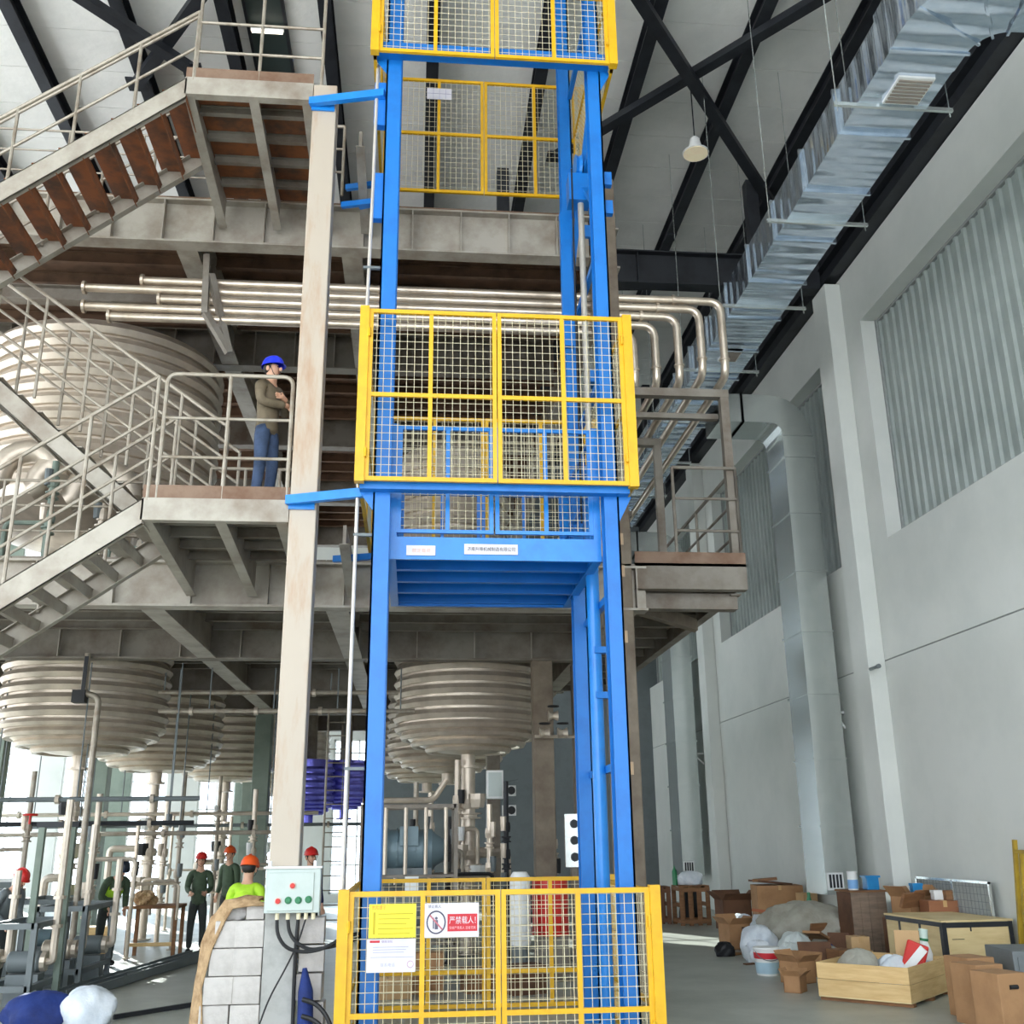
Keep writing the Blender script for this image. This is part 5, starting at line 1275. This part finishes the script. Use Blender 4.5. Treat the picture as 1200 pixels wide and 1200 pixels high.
MB().path([q0+ax*.54, q0+ax*.57], [.07, .07], 14).build('cap_band', GREEN, bt, True)
MB().path([q0+ax*.57, q0+ax*.68], [.065, .055], 14).build('bottle_cap', mat('pale_green_cap', (206, 226, 214), .4), bt, True)
MB().path([q0+ax*.16, q0+ax*.32], [.134, .134], 16).build('label', mat('pale_label', (186, 200, 214), .5), bt, True)
tag(MB().cbox((incrate(-.15, 1.0, 0)[0]-.15, incrate(-.15, 1.0, 0)[1]+.1, .42), (.3, .03, .7), -.55, ('X', -.2)).build('cardboard_sheet', CARDL), 'tan cardboard sheet standing in the open crate behind the red packet', 'cardboard')
# big plywood crate with dark metal edging
pc = thing('plywood_crate', 'large pale plywood crate with dark steel edging behind the open crate', 'crate', (7.12, 14.25, 0), math.radians(4))
W_, L_, H_ = 1.02, 1.5, .80
MB().box(0, W_, 0, .02, .0, H_).build('front_panel', PLY, pc, local=True)
MB().box(0, W_, L_-.02, L_, 0, H_).build('rear_panel', PLY, pc, local=True)
MB().box(0, .02, .02, L_-.02, 0, H_).build('side_panel', PLY, pc, local=True)
MB().box(W_-.02, W_, .02, L_-.02, 0, H_).build('side_panel', PLY, pc, local=True)
MB().box(-.02, W_+.02, -.02, L_+.02, H_, H_+.025).build('lid_panel', PLY, pc, local=True)
for (a, b) in (((-.01, -.01), (.05, .01)), ((W_-.05, -.01), (W_+.01, .01)), ((-.012, -.01), (.0, .06))):
    MB().box(a[0], b[0], a[1]-.004, b[1], 0, H_).build('edge_strip', DARKST, pc, local=True)
MB().box(0, W_, -.012, 0, H_-.07, H_-.005).build('edge_strip', DARKST, pc, local=True)
MB().box(-.012, 0, 0, L_, H_-.06, H_).build('edge_strip', DARKST, pc, local=True)
for y in (.55, 1.1): MB().box(-.012, 0, y, y+.04, 0, H_-.06).build('edge_strip', DARKST, pc, local=True)
MB().box(.4, .42, -.006, .0, H_-.12, H_-.07).build('edge_strip', DARKST, pc, local=True)
MB().box(.12, .3, -.004, 0, .58, .588).build('scratch_mark', DARKST, pc, local=True)
# three tan cartons standing in a row, dark grey board behind
for k, (x, y) in enumerate(((6.28, 12.05), (6.12, 11.6), (6.05, 11.05))):
    carton('carton', 'tan carton with a hand hole at the right front, %s of the row of three' % ['farthest', 'middle', 'nearest'][k], x, y, 0, (.36, .4, .62-.02*k), .22, CARD, hole=(k == 2), tape=False)
gb = thing('grey_cabinet', 'dark grey metal cabinet lying at the right edge behind the tan cartons', 'cabinet', (7.1, 12.2, 0), math.radians(-8))
MB().box(-.35, 1.0, -.4, .4, .03, .68).build('cabinet_body', GREYB, gb, local=True, bevel=.01)
MB().box(-.3, .95, -.41, -.4, .08, .62).build('cabinet_door', GREYB, gb, local=True)
for x in (-.25, .85): MB().box(x, x+.08, -.35, .35, 0, .03).build('foot', BLACK, gb, local=True)
tag(MB().lathe([(.09, 0), (.09, .1), (.12, .12), (.1, .22)], (7.3, 12.1, .68), 16).build('white_roll', WHITE, None, True), 'white roll on top of the grey cabinet at the right edge', 'roll')
# tall panel box and clutter on it
tb = thing('panel_box', 'tall grey-brown wooden box standing near the wall column', 'box', (7.42, 17.5, 0), .04)
for k in range(4): MB().box(-.3+.15*k, -.155+.15*k, -.25, -.23, 0, 1.04).build('plank', mat('weathered_board', (140, 120, 102), .8, 0, (112, 96, 82), 3, (.4, .7), .05, 20, (1, 1, 5)), tb, local=True)
MB().box(-.3, .3, -.228, .3, 0, 1.03).build('box_core', CARDD, tb, local=True); MB().box(-.32, .32, -.27, .32, 1.04, 1.07).build('box_lid', WOODB, tb, local=True)
cn = thing('paint_can', 'white can with blue sides on top of the tall panel box', 'can', (7.25, 17.4, 1.07))
MB().lathe([(.08, 0), (.08, .26), (.085, .27), (.085, .29)], (7.25, 17.4, 1.07), 16).build('can_body', WHITE, cn, True); MB().lathe([(.082, .02), (.082, .16)], (7.25, 17.4, 1.07), 16).build('can_label', mat('sky_label', (120, 170, 220), .5), cn, True)
bb = thing('blue_bin', 'small bright blue plastic bin on top of the tall panel box', 'bin', (7.55, 17.4, 1.07))
MB().box(7.45, 7.66, 17.3, 17.5, 1.07, 1.28).build('bin_body', CYAN, bb, bevel=.015); MB().box(7.43, 7.68, 17.28, 17.52, 1.26, 1.29).build('bin_rim', CYAN, bb)
carton('carton', 'lower of two small tan cartons in front of the tall panel box', 6.92, 16.6, 0, (.3, .28, .24), .05, CARDL)
carton('carton', 'upper of two small tan cartons in front of the tall panel box', 6.9, 16.6, .24, (.29, .26, .2), -.08, CARDL)
tag(MB().blob((6.55, 17.0, 0), .18, .16, .2, 12, 8, 61, .2).build('blue_bag', BLUEC, None, True), 'dark blue bag lying left of the two small tan cartons', 'bag')
for k, (x, y, z, d, rz, tl, m, lab) in enumerate((
    (6.8, 17.9, .3, (.5, .03, .5), .4, ('X', .3), WOODB, 'brown scrap board leaning between the sheeting heap and the tall panel box'),
    (6.95, 17.5, .22, (.35, .03, .4), -.5, ('X', -.35), CARDD, 'dark scrap board leaning low beside the tall panel box'),
    (6.6, 17.55, .38, (.4, .3, .04), .8, ('Y', .3), CARD, 'tan card piece lying on the front of the sheeting heap'),
    (5.95, 18.35, .42, (.45, .32, .03), .2, ('Y', -.25), CARD, 'folded tan cardboard on top of the white printed sack'),
    (6.25, 18.9, .56, (.5, .3, .03), -.4, ('X', .2), BAG, 'white packing foam sheet at the top left of the sheeting heap'),
    (5.6, 16.75, .12, (.34, .26, .22), .6, None, CARDL, 'small pale carton between the clear bag and the open box'),
    (6.15, 16.45, .2, (.5, .03, .38), -.2, ('X', -.4), CARDD, 'dark cardboard flap standing behind the open box'),
    (6.45, 16.2, .15, (.3, .3, .3), .3, None, WOODB, 'brown wooden offcut box left of the two small tan cartons'),
    (6.0, 19.0, .2, (.3, .25, .4), .1, None, CARDD, 'dark narrow box behind the white printed sack'),
    (5.5, 18.6, .015, (.3, .22, .03), .7, None, CARD, 'flat cardboard scrap on the floor at the left of the heap'),
    (5.35, 17.2, .01, (.2, .1, .02), .3, None, CARDD, 'tiny dark scrap on the open floor left of the bucket'))):
    tag(MB().cbox((x, y, z), d, rz, tl).build('scrap_board', m, None, bevel=.004), lab, 'scrap')
for k, (x, y, r, m, lab) in enumerate(((5.55, 17.35, .2, BAG, 'small white crumpled bag just behind the bucket'), (6.5, 16.75, .17, TARP, 'small grey crumpled bag in front of the dark blue bag'),
    (6.9, 18.9, .3, TARP, 'grey crumpled sack behind the sheeting heap'), (5.9, 16.9, .2, mat('clear_bag', (206, 214, 212), .3, bump=.5), 'small clear bag at the foot of the clear crumpled bag'))):
    tag(MB().blob((x, y, 0), r, r*.9, r*1.1, 14, 9, 70+k, .28).build('crumpled_bag', m, None, True), lab, 'bag')
tag(MB().lathe([(.06, 0), (.06, .75), (.03, .85), (.03, .93)], (7.3, 19.6, 0), 10).build('green_bottle', GREEN, None, True), 'tall green-white bottle behind the sheeting heap', 'bottle')
bx = carton('carton', 'long brown open carton tilted on the clutter behind the plywood crate', 7.75, 16.4, .72, (.55, .35, .3), .5, CARD, flaps=1)
carton('carton', 'flat reddish brown carton on the clutter left of the mesh screen', 7.98, 15.95, .62, (.5, .35, .36), -.05, mat('reddish_card', (150, 100, 70), .8))
carton('carton', 'large box under the tilted carton behind the plywood crate', 7.72, 16.45, 0, (.62, .6, .7), .1, CARDD)
carton('carton', 'box under the flat reddish carton behind the plywood crate', 7.97, 15.95, 0, (.5, .5, .6), 0, CARD)
tag(MB().cbox((7.62, 16.1, .98), (.5, .05, .22), .5, ('X', .4)).build('broken_board', WOODB), 'broken dark board leaning over the tilted carton', 'board')
for k, (x, y, z, m, lab) in enumerate(((7.8, 16.3, 1.07, CYAN, 'small blue box on the clutter behind the plywood crate'), (7.98, 16.0, .98, WHITE, 'small white box on the flat reddish carton'), (8.12, 15.9, .98, WOODB, 'small brown tin on the flat reddish carton'))):
    o = thing('small_box', lab, 'box', (x, y, z)); MB().box(x-.08, x+.08, y-.06, y+.06, z, z+.13).build('box_body', m, o, bevel=.008); MB().box(x-.085, x+.085, y-.065, y+.065, z+.1, z+.14).build('box_lid', m, o)
# framed mesh screen leaning on the wall and mustard frame
ms = thing('mesh_panel', 'grey wire mesh panel leaning against the wall behind the clutter', 'panel', (8.12, 15.8, .0))
for y in (14.75, 15.8, 16.95): MB().box(8.13, 8.16, y, y+.035, 0, 1.28).build('frame_bar', GALVD, ms)
for z in (0.02, 1.25): MB().box(8.13, 8.16, 14.75, 16.985, z, z+.035).build('frame_bar', GALVD, ms)
MB().box(8.175, 8.18, 14.78, 16.95, .05, 1.25).build('backing_sheet', mat('mesh_grey', (168, 174, 172), .6), ms)
wires(ms, 'y', 8.15, 14.78, 16.95, .05, 1.25, .1, .1, .003).data.materials[0] = GREY
mf = thing('mustard_frame', 'mustard yellow tubular frame leaning against the wall at the right edge', 'frame', (8.0, 13.6, 0))
for y in (13.9, 13.78): MB().bar((7.95, y, 0), (8.12, y, 1.85 if y > 13.8 else 1.7), .05, .05).build('frame_post', OCHRE, mf)
MB().bar((8.1, 13.9, 1.7), (8.1, 12.0, 1.7), .045, .045).build('frame_bar', OCHRE, mf)
MB().bar((7.98, 13.9, .4), (7.98, 12.0, .4), .045, .045).build('frame_bar', OCHRE, mf)
MB().bar((7.95, 12.05, 0), (8.12, 12.05, 1.7), .05, .05).build('frame_post', OCHRE, mf)
